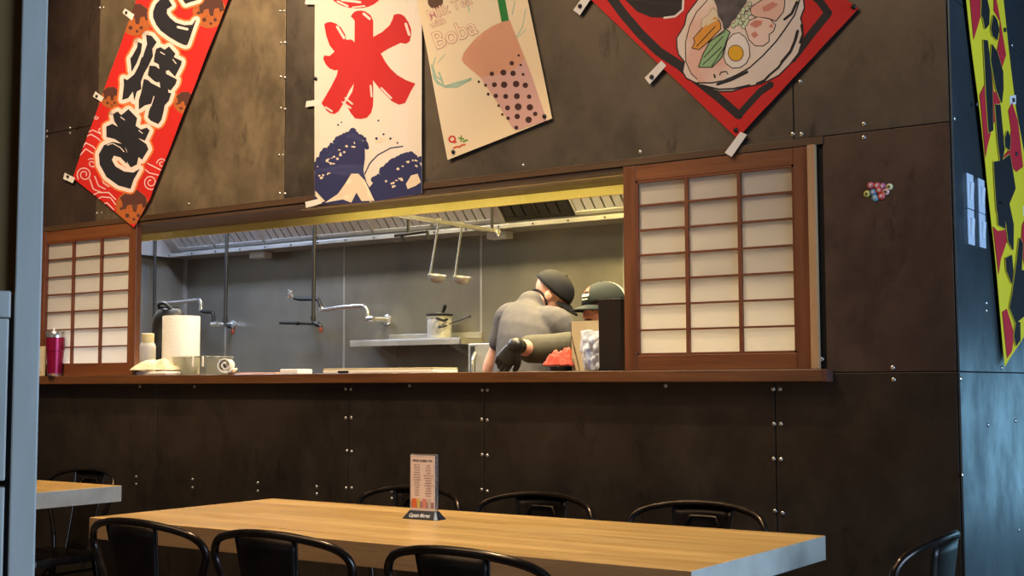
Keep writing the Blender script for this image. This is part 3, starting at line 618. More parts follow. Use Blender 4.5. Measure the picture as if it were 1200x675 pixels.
# ================================================================== KITCHEN EQUIPMENT
# ---- exhaust hood
HX0,HX1=-7.52,-1.4; GY=6.40
t=thing('exhaust_hood','long stainless exhaust hood with slatted filters across the back of the kitchen','exhaust hood',(-4.5,6.3,2.15))
def HP(name,bm,m,**k): return W(obj(name,bm,m,**k),t)
bm=bmesh.new(); box(bm,HX0,HX1,5.3,5.32,2.42,2.88); box(bm,HX0,HX1,5.3,6.58,2.86,2.88); HP('canopy',bm,M['ssd'])
bm=bmesh.new(); hexa(bm,[(HX0-.02,5.3,2.15),(HX0,5.3,2.15),(HX0,6.58,2.15),(HX0-.02,6.58,2.15),(HX0-.02,5.3,2.88),(HX0,5.3,2.88),(HX0,6.58,2.88),(HX0-.02,6.58,2.88)]); HP('end_panel',bm,M['ssd'])
bm=bmesh.new(); hexa(bm,[(HX0,GY-.03,2.15),(HX1,GY-.03,2.15),(HX1,KY-.012,2.15),(HX0,KY-.012,2.15),(HX0,GY-.03,2.165),(HX1,GY-.03,2.165),(HX1,KY-.012,2.165),(HX0,KY-.012,2.165)]); box(bm,HX0,HX1,GY-.004,GY+.02,2.165,2.215); box(bm,HX0,HX1,GY-.035,GY-.028,2.15,2.175); HP('grease_gutter',bm,M['ssd'],bevel=.002)
FB=(GY-.01,2.205); FT=(GY-.33,2.53)
fd=Vector((0,FT[0]-FB[0],FT[1]-FB[1])); L=fd.length; fdn=fd.normalized(); fn=Vector((0,-fdn.z,fdn.y)) if True else None
fn=Vector((0,-fdn.z,fdn.y))
def hoodslab(bm,x0,x1,s0,s1,h0,h1,mi=0):
    P=[]
    for h in (h0,h1):
        for (x,s) in ((x0,s0),(x1,s0),(x1,s1),(x0,s1)): P.append(Vector((x,FB[0],FB[1]))+fdn*s+fn*h)
    hexa(bm,P,mi)
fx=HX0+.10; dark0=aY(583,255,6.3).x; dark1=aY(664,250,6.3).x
spans=[]
x=fx
edges=[fx+.5*k for k in range(13)]
edges=[]; x=dark0-.06
while x>fx: edges.append((max(x-.495,fx),x)); x-=.5
edges=edges[::-1]; x=dark0
edges.append((dark0,dark0+(dark1-dark0)/2)); edges.append((dark0+(dark1-dark0)/2,dark1)); x=dark1+.01
while x<HX1-.1: edges.append((x,min(x+.49,HX1-.02))); x+=.5
for (a,b) in edges:
    if b-a<.1: continue
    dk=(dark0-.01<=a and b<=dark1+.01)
    bm=bmesh.new(); hoodslab(bm,a,b,0,L,-.03,-.022,1)
    hoodslab(bm,a,b,-.005,.02,-.022,.012); hoodslab(bm,a,b,L-.02,L,-.022,.012); hoodslab(bm,a,a+.012,0,L,-.022,.012); hoodslab(bm,b-.012,b,0,L,-.022,.012)
    n=max(2,int(round((b-a)/.075)))
    for k in range(n):
        c=a+.012+(b-a-.024)*(k+.5)/n; w=(b-a)/n*.385
        hoodslab(bm,c-w,c+w,.02,L-.02,-.008,.008)
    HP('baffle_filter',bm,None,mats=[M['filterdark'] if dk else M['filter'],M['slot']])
bm=bmesh.new(); hoodslab(bm,HX0,fx,-.02,L,-.02,.016); hoodslab(bm,dark0-.058,dark0-.002,-.02,L,-.02,.016); HP('divider_plate',bm,M['ssd'])
bm=bmesh.new()
for x in [HX0+.25*k for k in range(24)]:
    p=(x,GY-.037,2.163); lathe(bm,[(.006,0),(.005,.004)],p,8,ax=(0,-1,0))
HP('rivet_row',bm,M['slot'])['kind']='stuff'
# junction boxes under the gutter
for (x0,x1,y0,y1,lab) in ((292,312,296,306,'small steel box under the hood, above the left faucet pipes'),(571,594,276,287,'small steel box under the hood, above the two ladles')):
    a=aY(x0,y1,6.45); b=aY(x1,y0,6.45); c=(a+b)/2
    o=obj('hood_light_box',B(-.075,.075,-.04,.04,0,.045),M['filter'],None,bevel=.006); o.location=(c.x,6.48,2.148-.046); tag(o,lab,'electrical box')
    obj('cover_lip',B(-.085,.085,-.045,.045,.04,.046),M['ssd'],o)
# vertical pipes
def pipe_thing(name,pts,r,m,label,cat,tip=None):
    t=thing(name,label,cat,pts[-1]); bm=bmesh.new(); tube(bm,pts,r,10); W(obj('pipe',bm,m,smooth=True),t)
    return t
def pY(x,y,Y): return aY(x,y,Y)
a=pY(180,400,6.2); pipe_thing('hanging_pipe',[(a.x,6.2,2.86),(a.x,6.2,1.35)],.011,M['blackpipe'],'thin dark pipe hanging from the hood, nearest the left paper screen','pipe')
for (px,yb,ex,lab) in ((264,380,288,'dark drop pipe with a rusty nozzle beside the left faucet'),(367,378,375,'dark drop pipe with a rusty nozzle left of the double jointed faucet')):
    a=pY(px,yb,6.2); b=pY(px+9,yb+4,6.2); c=pY(px+9,yb+11,6.2)
    t=thing('drop_pipe',lab,'pipe',(a.x,6.2,c.z)); top=(pY(px+2,300,6.2).x,6.2,2.86)
    bm=bmesh.new(); tube(bm,[top,(a.x,6.2,a.z+.02)]+smoothpts([(a.x,6.2,a.z+.02),(a.x+.008,6.2,a.z),(b.x-.005,6.2,b.z+.004),(b.x,6.2,b.z-.01)],4)[1:],.0125,10); lathe(bm,[(.017,-.015),(.017,.015)],(a.x,6.2,a.z+.03),12); lathe(bm,[(.017,-.012),(.017,.012)],((a.x+b.x)/2+.004,6.2,(a.z+b.z)/2),12,ax=(1,0,-.2)); W(obj('pipe',bm,M['blackpipe'],smooth=True),t)
    bm=bmesh.new(); lathe(bm,[(.010,0),(.014,.01),(.012,.035),(.008,.045)],(b.x,6.2,c.z-.004),12); W(obj('nozzle',bm,M['redpipe'],smooth=True),t)
# faucets
def faucet(label,pts,dark,Y,wallpt,handle=None):
    t=thing('jointed_faucet',label,'faucet',aY(*wallpt,KY-.01))
    P=[aY(x,y,Y) for x,y in pts]; bm=bmesh.new(); tube(bm,smoothpts(P,5),.015,10)
    for p in (P[0],P[-1]): lathe(bm,[(.016,-.012),(.018,0),(.016,.014)],p,12)
    W(obj('spout_arm',bm,M['chrome'],smooth=True),t)
    Q=[aY(x,y,Y) for x,y in dark]; bm=bmesh.new(); tube(bm,smoothpts(Q,5),.013,10); W(obj('inner_arm',bm,M['blackpipe'],smooth=True),t)
    w=aY(*wallpt,KY-.008); e=aY(*wallpt,Y); bm=bmesh.new()
    tube(bm,[Vector((e.x,KY-.008,e.z)),Vector((e.x,Y,e.z))],[.02,.013],12); lathe(bm,[(.034,0),(.034,.006),(.024,.012)],(e.x,KY-.008,e.z),16,ax=(0,-1,0)); lathe(bm,[(.02,-.03),(.022,0),(.02,.03)],e,14,ax=(1,0,0)); W(obj('valve_body',bm,M['chrome'],smooth=True),t)
    if handle:
        h=aY(*handle,Y); bm=bmesh.new()
        for k in range(4): an=math.pi/4+k*math.pi/2; ax=Vector((math.cos(an),0,math.sin(an))); tube(bm,[h,h+ax*.034],[.008,.012],8)
        lathe(bm,[(.012,-.015),(.012,.01)],h,12,ax=(0,1,0)); tube(bm,[h,h+Vector((.03,0,-.045))],.007,8); W(obj('cross_handle',bm,M['chrome'],smooth=True),t)
    return t
faucet('chrome jointed faucet reaching left over the paper towel roll',[(182,351),(186,355),(210,354),(232,351.5),(235,354),(235.5,363)],[(235.5,364),(240,365.5),(248,366),(250,369),(250.5,378)],6.42,(252,380))
faucet('chrome double jointed faucet with a cross handle in the middle of the back wall',[(377,362.5),(382,362.5),(400,360),(422,358.5),(428,360),(430.5,366),(431,372)],[(345,349),(352,350.5),(368,350.5),(373,351.5),(375,356),(377,361)],6.42,(434,373.5),(340.5,344))
a=aY(328,378.5,6.45); b=aY(350,379,6.45)
t=thing('valve_stub','short black pipe stub sticking out of the back wall, left of the middle drop pipe','pipe',a); bm=bmesh.new(); tube(bm,[a,b],[.009,.011],10); tube(bm,[b,Vector((b.x+.02,KY-.006,b.z))],.009,8); lathe(bm,[(.014,-.02),(.014,.0)],b,10,ax=(1,0,0)); W(obj('pipe',bm,M['black'],smooth=True),t)
# ---- wall shelf with pot
sx0=aX; p0=aY(410,402,6.36); sxr=-4.81; sxl=p0.x; zt=aY(480,397,6.36).z
t=thing('wall_shelf','stainless wall shelf holding a metal pot on the back wall','shelf',((sxl+sxr)/2,KY-.01,zt-.04))
bm=bmesh.new(); box(bm,sxl,sxr,6.36,KY-.009,zt-.006,zt); box(bm,sxl,sxr,6.36,6.368,zt-.042,zt-.006); box(bm,sxr-.008,sxr,6.36,KY-.009,zt-.042,zt); W(obj('shelf_board',bm,M['ssd'],bevel=.002),t)
bm=bmesh.new(); box(bm,sxl+.15,sxr,KY-.022,KY-.009,zt,zt+.04); W(obj('back_lip',bm,M['ssd'],bevel=.002),t)
for x in (sxl+.2,sxr-.12):
    bm=bmesh.new(); hexa(bm,[(x,6.40,zt-.044),(x+.006,6.40,zt-.044),(x+.006,KY-.009,zt-.11),(x,KY-.009,zt-.11),(x,6.40,zt-.006),(x+.006,6.40,zt-.006),(x+.006,KY-.009,zt-.006),(x,KY-.009,zt-.006)]); W(obj('bracket',bm,M['ssd']),t)
pc=aY(515,385,6.47)
t=thing('stock_pot','lidded steel pot with black handles standing on the wall shelf','pot',(pc.x,6.47,zt))
bm=bmesh.new(); rr=.078; lathe(bm,[(rr-.006,0),(rr,.008),(rr,.125),(rr+.004,.128),(rr+.004,.134),(rr-.006,.134)],(0,0,0),32); obj('pot_body',bm,M['filter'],t,smooth=True)
bm=bmesh.new(); lathe(bm,[(rr+.006,.134),(rr+.006,.140),(rr-.01,.150),(.03,.162),(.01,.165)],(0,0,0),32); obj('lid',bm,M['ssd'],t,smooth=True)
bm=bmesh.new(); lathe(bm,[(rr+.008,.146),(rr+.008,.154),(rr-.0,.158)],(0,0,0),32); obj('lid_rim',bm,M['black'],t,smooth=True)
bm=bmesh.new(); tube(bm,[(.02,0,.16),(.035,0,.18),(.052,-.01,.205),(.058,-.012,.212)],[.009,.011,.013,.009],10); obj('lid_handle',bm,M['black'],t,smooth=True)
bm=bmesh.new(); tube(bm,smoothpts([(.045,-.065,.12),(.05,-.095,.125),(.075,-.105,.12),(.095,-.08,.11),(.085,-.03,.12)],4),.008,8); tube(bm,smoothpts([(.05,-.06,.075),(.06,-.085,.07),(.085,-.08,.07),(.088,-.04,.08)],4),.006,8); obj('side_handle',bm,M['black'],t,smooth=True)
# strainer handle leaning from the pot
t2=thing('long_spoon','thin dark utensil handle poking out to the right of the pot','utensil',(pc.x+.075,6.47,zt+.09)); bm=bmesh.new(); e=aY(550,371,6.45)-Vector((pc.x+.075,6.47,zt+.09)); tube(bm,[(0,0,0),e],[.003,.004],8); lathe(bm,[(.007,-.01),(.007,.01)],e,8,ax=e); obj('rod',bm,M['blackpipe'],t2,smooth=True)
# ---- ladle rail and ladles
zb=2.13; BX=-4.51
t=thing('utensil_rail','steel hanging rail running towards the hood, with two ladles on it','rail',(BX,5.85,zb))
bm=bmesh.new(); tube(bm,[(BX,5.38,zb),(BX,6.34,zb)],.014,10); lathe(bm,[(.018,0),(.02,.02),(.004,.05)],(BX,6.34,zb),12,ax=(.5,-.6,-.6)); W(obj('rail_bar',bm,M['chrome'],smooth=True),t)
for y in (5.5,6.28):
    bm=bmesh.new(); tube(bm,[(BX,y,zb),(BX,y,2.86)],.009,8); W(obj('hanger_rod',bm,M['blackpipe'],smooth=True),t)
h0=aY(478,258,5.9); h1=aY(478,272,5.9)
bm=bmesh.new(); l=aY(463,276,5.9); r_=aY(500,271,5.9); tube(bm,[h0+Vector((0,0,.6)),h1],.009,8); W(obj('crossbar_hanger',bm,M['blackpipe'],smooth=True),t)
bm=bmesh.new(); tube(bm,[l,r_],.011,8)
for x,y in ((471,283),(501,280)): q=aY(x,y,5.9); tube(bm,[(q.x,5.9,l.z+(r_.z-l.z)*((q.x-l.x)/(r_.x-l.x))),(q.x,5.9,q.z)],.010,8)
W(obj('hook_bar',bm,M['blackpipe'],smooth=True),t)
def ladle(px,py,bx,by,label):
    d=ray(px,py); k=BX/d.x; top=CAM+d*k; top.x=BX; top.z=zb+.012
    bot=aY(bx,by,top.y)
    t=thing('ladle',label,'ladle',bot,0,'ladles hanging from the rail'); v=top-bot
    bm=bmesh.new(); tube(bm,[Vector((-.050,0,.012)),Vector((-.047,0,.03)),v*.5+Vector((-.024,0,.0)),v+Vector((0,0,-.02)),v+Vector((.004,-.010,.006)),v+Vector((.004,.01,.012)),v+Vector((.004,.02,-.008))],[.007,.006,.006,.0065,.005,.005,.004],8); obj('handle',bm,M['chrome'],t,smooth=True)
    bm=bmesh.new(); prof=[(a_*1.28,b_*1.25) for a_,b_ in [(.004,-.026),(.022,-.022),(.036,-.010),(.042,.006),(.043,.012),(.040,.012),(.038,.004),(.03,-.008),(.015,-.018),(.003,-.021)]]
    lathe(bm,prof,(0,0,0),24,ax=(.18,-.1,1)); obj('bowl',bm,M['ssd'],t,smooth=True)
ladle(514,262,512,325,'steel ladle hanging on the left of the pair')
ladle(541,266,541,327,'steel ladle hanging on the right of the pair')
# equipment seen low behind the pass: tall door edge beside the man
a=aY(569,405,6.3); t=thing('reach_in_cabinet','dark steel cabinet with a curved chrome pull left of the bowed person','cabinet',(a.x+.03,6.33,0)); obj('cabinet_body',B(-.02,.62,-.22,.22,0,1.505-.06),M['ssd'],t,bevel=.004); bm=bmesh.new(); tube(bm,smoothpts([(.045,-.222,1.10),(.045,-.26,1.14),(.045,-.26,1.34),(.03,-.222,1.39)],5),.009,8); obj('door_pull',bm,M['chrome'],t,smooth=True)
obj('door_gap',B(.002,.03,-.226,-.22,.1,1.43),M['slot'],t)
# under-pass counter so that trays and bins have something to stand on
struct('trim_8',B(-5.9,-1.7,WY+.255,WY+.44,0,1.213),M['ssd'])

# ---- things on the pass
ZS=1.2555
# tumbler
p=aZ(64,440,ZS); p=aY(64,440,4.25)
def at_sill(px,Y): q=aY(px,440,Y); return Vector((q.x,Y,ZS))
t=thing('tumbler','maroon metal tumbler with a steel lid in front of the left paper screen','tumbler',at_sill(64,4.128) )
bm=bmesh.new(); lathe(bm,[(.032,0),(.036,.004),(.043,.12),(.043,.128),(.046,.13),(.047,.19),(.047,.205)],(0,0,0),28); obj('cup_body',bm,M['maroon'],t,smooth=True)
bm=bmesh.new(); lathe(bm,[(.048,.198),(.049,.222),(.044,.23),(.03,.232)],(0,0,0),28); obj('lid',bm,M['chrome'],t,smooth=True)
bm=bmesh.new(); tube(bm,[(-.01,0,.22),(-.014,0,.25)],.004,8); obj('straw',bm,M['white'],t,smooth=True)
bm=bmesh.new(); lathe(bm,[(.035,0),(.0375,.012)],(0,0,.0005),28); obj('base_ring',bm,M['chrome'],t,smooth=True)
# small framed card behind the tumbler
q=at_sill(46,4.13); t=thing('menu_card','small pale card leaning by the jamb, half hidden by the grey post','card',q); obj('card_frame',B(-.045,.045,-.005,.005,0,.155),M['tan'],t,bevel=.002); obj('card_face',B(-.035,.035,-.0062,-.005,.02,.14),flat((206,200,186)),t)
# white squeeze bottle
t=thing('squeeze_bottle','white plastic bottle with a cream cap beside the left screen','bottle',at_sill(172.5,4.40)); bm=bmesh.new(); lathe(bm,[(.038,0),(.041,.006),(.041,.15),(.036,.165),(.03,.17)],(0,0,0),24); obj('bottle_body',bm,M['white'],t,smooth=True); bm=bmesh.new(); lathe(bm,[(.032,.17),(.032,.215),(.029,.218)],(0,0,0),24); obj('cap',bm,flat((226,212,160),.5),t,smooth=True)
# black covered bottle
q=at_sill(198,4.56); t=thing('insulated_flask','tall black flask with a rounded top behind the paper towel roll','flask',q); bm=bmesh.new(); lathe(bm,[(.088,0),(.092,.01),(.092,.27),(.085,.31),(.065,.345),(.05,.355)],(-.0,0,0),28); obj('flask_body',bm,M['black'],t,smooth=True)
bm=bmesh.new(); tube(bm,smoothpts([(-.045,-.03,.35),(-.03,-.05,.375),(.02,-.055,.378),(.045,-.03,.35)],4),.009,8); lathe(bm,[(.05,.352),(.05,.362)],(0,0,0),20); obj('carry_handle',bm,M['black'],t,smooth=True)
# paper towel roll
t=thing('paper_towel_roll','large white paper towel roll standing on the kitchen pass','paper towel roll',at_sill(211.5,4.40)); bm=bmesh.new(); lathe(bm,[(.091,0),(.093,.004),(.093,.294),(.09,.299),(.025,.299),(.023,.28)],(0,0,0),40); obj('roll',bm,M['paperwhite'],t,smooth=True); bm=bmesh.new(); tube(bm,[(0,0,.28),(0,0,.298)],.022,20); obj('core',bm,M['tan'],t,smooth=True)
# crumpled cloths
def crumple(name,w,d,h,seed,m,label,loc,rz=0,n=40,cat='cloth',soft=1):
    from mathutils import noise
    bm=bmesh.new(); V=[]
    for j in range(n+1):
        row=[]
        for i in range(n+1):
            u=i/n*2-1; v=j/n*2-1; e=max(0,1-max(abs(u),abs(v))**3)
            q=Vector((u*2.1+seed,v*2.1,seed*.7)); r1=noise.noise(q); r2=abs(noise.noise(q*2.3)); r3=noise.noise(q*5)
            z=max(.002,h*(.25+.75*e)*(.55+.9*r1*soft-.6*r2*soft+.12*r3*soft)*(.35+.65*e)+h*.15*e)
            wob=1+.18*noise.noise(Vector((math.atan2(v,u+1e-6)*1.2,seed,0)))
            row.append(bm.verts.new((u*w/2*wob,v*d/2*wob,z)))
        V.append(row)
    for j in range(n):
        for i in range(n): bm.faces.new((V[j][i],V[j][i+1],V[j+1][i+1],V[j+1][i]))
    o=obj(name,bm,m,None,smooth=False)
    for p in o.data.polygons: p.use_smooth=True
    s=o.modifiers.new('s','SOLIDIFY'); s.thickness=.003; s.offset=-1
    o.location=loc; o.rotation_euler=(0,0,rz)
    if label: tag(o,label,cat)
    return o
crumple('kitchen_towel',.22,.13,.085,1.3,M['cloth'],'crumpled cream towel at the left end of the pass in front of the white bottle',at_sill(183,4.23)+Vector((0,0,.020)),.3,cat='towel',soft=.35)
# white folded edge under towel
o=obj('folded_towel',B(-.1,.12,-.05,.05,0,.018),M['cloth2'],None,bevel=.008); o.location=at_sill(184,4.22); tag(o,'flat white folded towel under the crumpled cream towel','towel')
# rolled towel
t_=bmesh.new()
pts=[]
sp=[(.006+.0045*a, a*1.0) for a in [k*.5 for k in range(0,20)]]
prof=[Vector((math.cos(a)*r,0,math.sin(a)*r)) for r,a in sp]+[Vector((-.09,0,-.048)),]
for (a,b) in zip(prof,prof[1:]):
    pass
def ribbon(bm,P,y0,y1):
    A=[bm.verts.new((p.x,y0,p.z)) for p in P]; Bv=[bm.verts.new((p.x,y1,p.z)) for p in P]
    for i in range(len(P)-1): bm.faces.new((A[i],A[i+1],Bv[i+1],Bv[i]))
P=[Vector((.004,0,.004))]
for k in range(30):
    a=k*.42; r=.007+.0026*a*1.1; P.append(Vector((math.cos(a)*r,0,math.sin(a)*r)))
ribbon(t_,P,-.09,.09)
o=obj('rolled_towel',t_,M['cloth2'],None)
s=o.modifiers.new('s','SOLIDIFY'); s.thickness=.005
for p_ in o.data.polygons: p_.use_smooth=True
o.location=at_sill(266,4.22)+Vector((0,0,.044)); o.rotation_euler=(0,0,R(40)); tag(o,'rolled white towel at the right of the clear food container','towel')
# clear container
def open_tub(t,w,d,h,th,m,taper=.9):
    bm=bmesh.new()
    def ring(k,z,i): x=w/2*k-i; y=d/2*k-i; return [bm.verts.new(p) for p in ((-x,-y,z),(x,-y,z),(x,y,z),(-x,y,z))]
    a=ring(taper,0,0); b=ring(1,h,0); c=ring(1,h,th); e=ring(taper,th,th)
    for r1,r2 in ((a,b),(b,c),(c,e)):
        for k in range(4): bm.faces.new((r1[k],r1[(k+1)%4],r2[(k+1)%4],r2[k]))
    bm.faces.new(a[::-1]); bm.faces.new(e); return obj('tub_body',bm,m,t,bevel=.006)
t=thing('food_container','clear plastic food tub with a rimmed lid on the pass, between two towels','container',at_sill(237,4.36)); open_tub(t,.25,.17,.085,.003,M['clear'])
bm=bmesh.new(); box(bm,-.13,.13,-.09,.09,.085,.092); obj('lid',bm,M['clear'],t,bevel=.003)
bm=bmesh.new()
for x in (.035,.105): box(bm,x-.006,x+.006,-.093,-.088,.04,.09)
obj('latch',bm,M['white'],t,bevel=.002)
# flat white box, trays
o=obj('folded_napkin',B(-.055,.055,-.05,.05,0,.022),M['white'],None,bevel=.004); o.location=at_sill(347,4.3); tag(o,'small flat white packet lying on the pass between the faucets','packet')
o=obj('serving_tray',B(-.16,.16,-.07,.07,0,.008),flat((206,150,104),.5),None,bevel=.003); o.location=at_sill(308,4.32); tag(o,'thin tan tray lying on the pass left of the white packet','tray')
xa=aY(380,434,4.25).x; xb=aY(508,434,4.25).x; xm=(xa+xb)/2; w=(xb-xa)/2
t=thing('prep_board','long white cutting board lying along the middle of the pass','cutting board',(xm,4.3,ZS)); obj('board',B(-w,w,-.06,.12,0,.016),mat('white_board',(236,232,214),.4),t,bevel=.004); bm=bmesh.new(); box(bm,-w,w,-.06,-.05,.016,.022); box(bm,-w,w,.11,.12,.016,.022); box(bm,-w,-w+.01,-.06,.12,.016,.022); box(bm,w-.01,w,-.06,.12,.016,.022); obj('raised_edge',bm,flat((206,190,140),.5),t,bevel=.002)
o=obj('black_tongs',B(-.03,.03,-.004,.004,0,.012),M['black'],None,bevel=.003); o.location=(aY(404,434,4.2).x,4.19,ZS); tag(o,'small black utensil handle lying in front of the white cutting board','utensil')
# tan bag with tissue, red cloth, black bin
bagp=at_sill(695,4.36)
t=thing('paper_bag','tan open-topped paper bag on the pass in front of the worker in the green cap','bag',bagp)
bm=bmesh.new()
def brick(pts): hexa(bm,pts)
wt,wb,dp,hh=.070,.068,.05,.198
th=.002
for (x0,x1,y0,y1) in ((-1,1,-1,-1),(-1,1,1,1),(-1,-1,-1,1),(1,1,-1,1)):
    q=[]
    for z,w_ in ((0,wb),(hh,wt)):
        X0=x0*w_; X1=x1*w_; Y0=y0*dp; Y1=y1*dp
        if y0==y1: Y1=Y0+th*(-y0); X0,X1=-w_,w_
        if x0==x1: X1=X0+th*(-x0)
        if y0==y1: q+=[(X0,min(Y0,Y1),z),(X1,min(Y0,Y1),z),(X1,max(Y0,Y1),z),(X0,max(Y0,Y1),z)]
        else: q+=[(min(X0,X1),-dp,z),(max(X0,X1),-dp,z),(max(X0,X1),dp,z),(min(X0,X1),dp,z)]
    hexa(bm,q)
box(bm,-wb,wb,-dp,dp,0,.003)
obj('bag_wall',bm,M['tan'],t)
bm=bmesh.new()
for (x0,z0,x1,z1) in ((-.055,.10,-.035,.02),(-.066,.14,-.05,.07),(-.045,.06,-.03,.005),(-.06,.05,-.05,.01)):
    tube(bm,[(x0,-dp-.0015,z0),(x1,-dp-.0015,z1)],.0022,6)
obj('fold_crease',bm,flat((120,96,74)),t)
def crumple_up(name,w,h,d,seed,m,label,loc,tilt=0):
    o=crumple(name,w,h,d,seed,m,label,loc,cat='tissue',n=30)
    for v in o.data.vertices:
        x,y,z=v.co; y2=y+h/2; sh=1-.35*max(0,(.35-y2/h))*1.2+.0*x
        v.co=(x*sh*(1.1 if y2>h*.45 else .9),-z,y2)
    return o
crumple_up('tissue_bundle',.095,.155,.03,4.2,M['tissue'],'pale blue crumpled tissue bundle standing against the tan bag',at_sill(694,4.27)+Vector((0,0,.004)))
q=at_sill(659,4.33); t=crumple('folded_cloth',.12,.12,.085,2.6,M['redcloth'],'crumpled salmon red cloth on a dark dish left of the tan bag',q+Vector((0,0,.021)),.3,soft=.55)
t=thing('dark_dish','small black dish under the salmon red cloth','dish',q); bm=bmesh.new(); lathe(bm,[(.04,0),(.052,.004),(.062,.02),(.06,.02),(.05,.008),(.01,.006)],(0,0,0),28); obj('dish_body',bm,M['black'],t,smooth=True)
q=at_sill(724,4.30); t=thing('utensil_bin','tall black square bin against the right paper screen','bin',q); bm=bmesh.new(); 
open_tub(t,.1,.12,.275,.004,mat('black_brown_plastic',(30,20,15),.5),.96); obj('bin_base_band',B(-.049,.049,-.0595,.0595,0,.012),M['black'],t)

# ================================================================== PEOPLE
def bake(o,voxel,smooth=4):
    r=o.modifiers.new('r','REMESH'); r.mode='VOXEL'; r.voxel_size=voxel; r.use_smooth_shade=True
    s=o.modifiers.new('s','SMOOTH'); s.iterations=smooth; s.factor=.5
    bpy.context.view_layer.update()
    me=bpy.data.meshes.new_from_object(o.evaluated_get(bpy.context.evaluated_depsgraph_get()))
    o.modifiers.clear(); o.data=me
    for p in me.polygons: p.use_smooth=True
    return o
def ring_loft(bm,secs,seg=24):
    """secs: (centre, side vector, front vector, half width, half depth) - superelliptic cross sections"""
    rings=[]
    for c,sv,fv,w,d in secs:
        ring=[]
        for k in range(seg):
            a=2*math.pi*k/seg; ca,sa=math.cos(a),math.sin(a); e=.85
            ring.append(bm.verts.new(Vector(c)+sv*(w*abs(ca)**e*(1 if ca>0 else -1))+fv*(d*abs(sa)**e*(1 if sa>0 else -1))))
        rings.append(ring)
    for a,b in zip(rings,rings[1:]):
        for k in range(seg): bm.faces.new((a[k],a[(k+1)%seg],b[(k+1)%seg],b[k]))
    bm.faces.new(rings[0][::-1]); bm.faces.new(rings[-1])
def limb(bm,pts,rr,seg=16):
    tube(bm,smoothpts(pts,5),[rr[min(int(i/5),len(rr)-2)]*(1-(i%5)/5)+rr[min(int(i/5)+1,len(rr)-1)]*((i%5)/5) if i<5*(len(pts)-1) else rr[-1] for i in range(5*(len(pts)-1)+1)],seg)
    ellip(bm,pts[0],(rr[0],)*3,None,12,8); ellip(bm,pts[-1],(rr[-1],)*3,None,12,8)
def torso_secs(J,grow=0,z0=0,upto=99):
    pel,wai,che,sho,nek=J['pelvis'],J['waist'],J['chest'],J['shoulder'],J['neck']
    s1=J['side_low']; s2=J['side']; f1=zz.cross(s1)*-1; f2=(nek-wai).normalized().cross(s2)*-1
    g=grow
    L=[(pel-zz*.08,s1,f1,.165+g,.115+g),(pel+zz*.02,s1,f1,.172+g,.12+g),(wai,s1,f1,.150+g,.112+g),((wai+che)/2,s2,f2,.160+g,.115+g),(che,s2,f2,.182+g,.125+g),(che*.5+sho*.5,s2,f2,.190+g,.118+g),(sho-zz*.01,s2,f2,.178+g,.098+g),(sho*.55+nek*.45,s2,f2,.118+g*1.2,.078+g*1.1),(nek,s2,f2,.062+g*.9,.062+g*.9)]
    return L[:upto]
def hand(bm,wrist,dirv,palm_n,sc=1.0,curl=(.5,.6,.7,.8),spread=1,thumb_side=1,g=0):
    d=dirv.normalized(); n=(palm_n-d*palm_n.dot(d)).normalized(); s=d.cross(n)*thumb_side
    L=.09*sc
    ring_loft(bm,[(wrist,s,n,.027*sc+g,.020*sc+g),(wrist+d*L*.4,s,n,.036*sc+g,.017*sc+g),(wrist+d*L,s,n,.041*sc+g,.014*sc+g),(wrist+d*L*1.08,s,n,.036*sc+g,.010*sc+g)],14)
    for k,(o,l) in enumerate(((.030,.072),(.010,.080),(-.010,.074),(-.028,.058))):
        p=wrist+d*L*.98+s*o*sc; a=0; P=[p-d*.01]; cur=p
        for seg_ in (.45,.32,.23):
            a+=curl[k]*.75; v=d*math.cos(a)+n*math.sin(a)+s*(o*2.0*spread); v.normalize(); cur=cur+v*l*seg_*sc; P.append(cur)
        tube(bm,smoothpts(P,3),[.0098*sc*(1-.03*i)+g for i in range(3*(len(P)-1)+1)],10); ellip(bm,P[-1],(.0078*sc+g,)*3,None,8,6)
    p=wrist+d*L*.25+s*.024*sc; P=[p,p+(s*.7+d*.7+n*.2).normalized()*.035*sc,p+(s*.55+d*.85+n*.35).normalized()*.062*sc,p+(s*.4+d*.95+n*.5).normalized()*.085*sc]
    tube(bm,smoothpts(P,3),[.0135*sc-.0005*i*sc+g for i in range(10)],10); ellip(bm,P[-1],(.0085*sc+g,)*3,None,8,6)
def headmat(c,fv,up):
    fv=fv.normalized(); up=(up-fv*up.dot(fv)).normalized(); sd=fv.cross(up)
    mt=Matrix.Identity(4)
    for i in range(3): mt[i][0]=sd[i]; mt[i][1]=fv[i]; mt[i][2]=up[i]; mt[i][3]=c[i]
    return mt   # local: +x right of the face, +y face direction, +z up
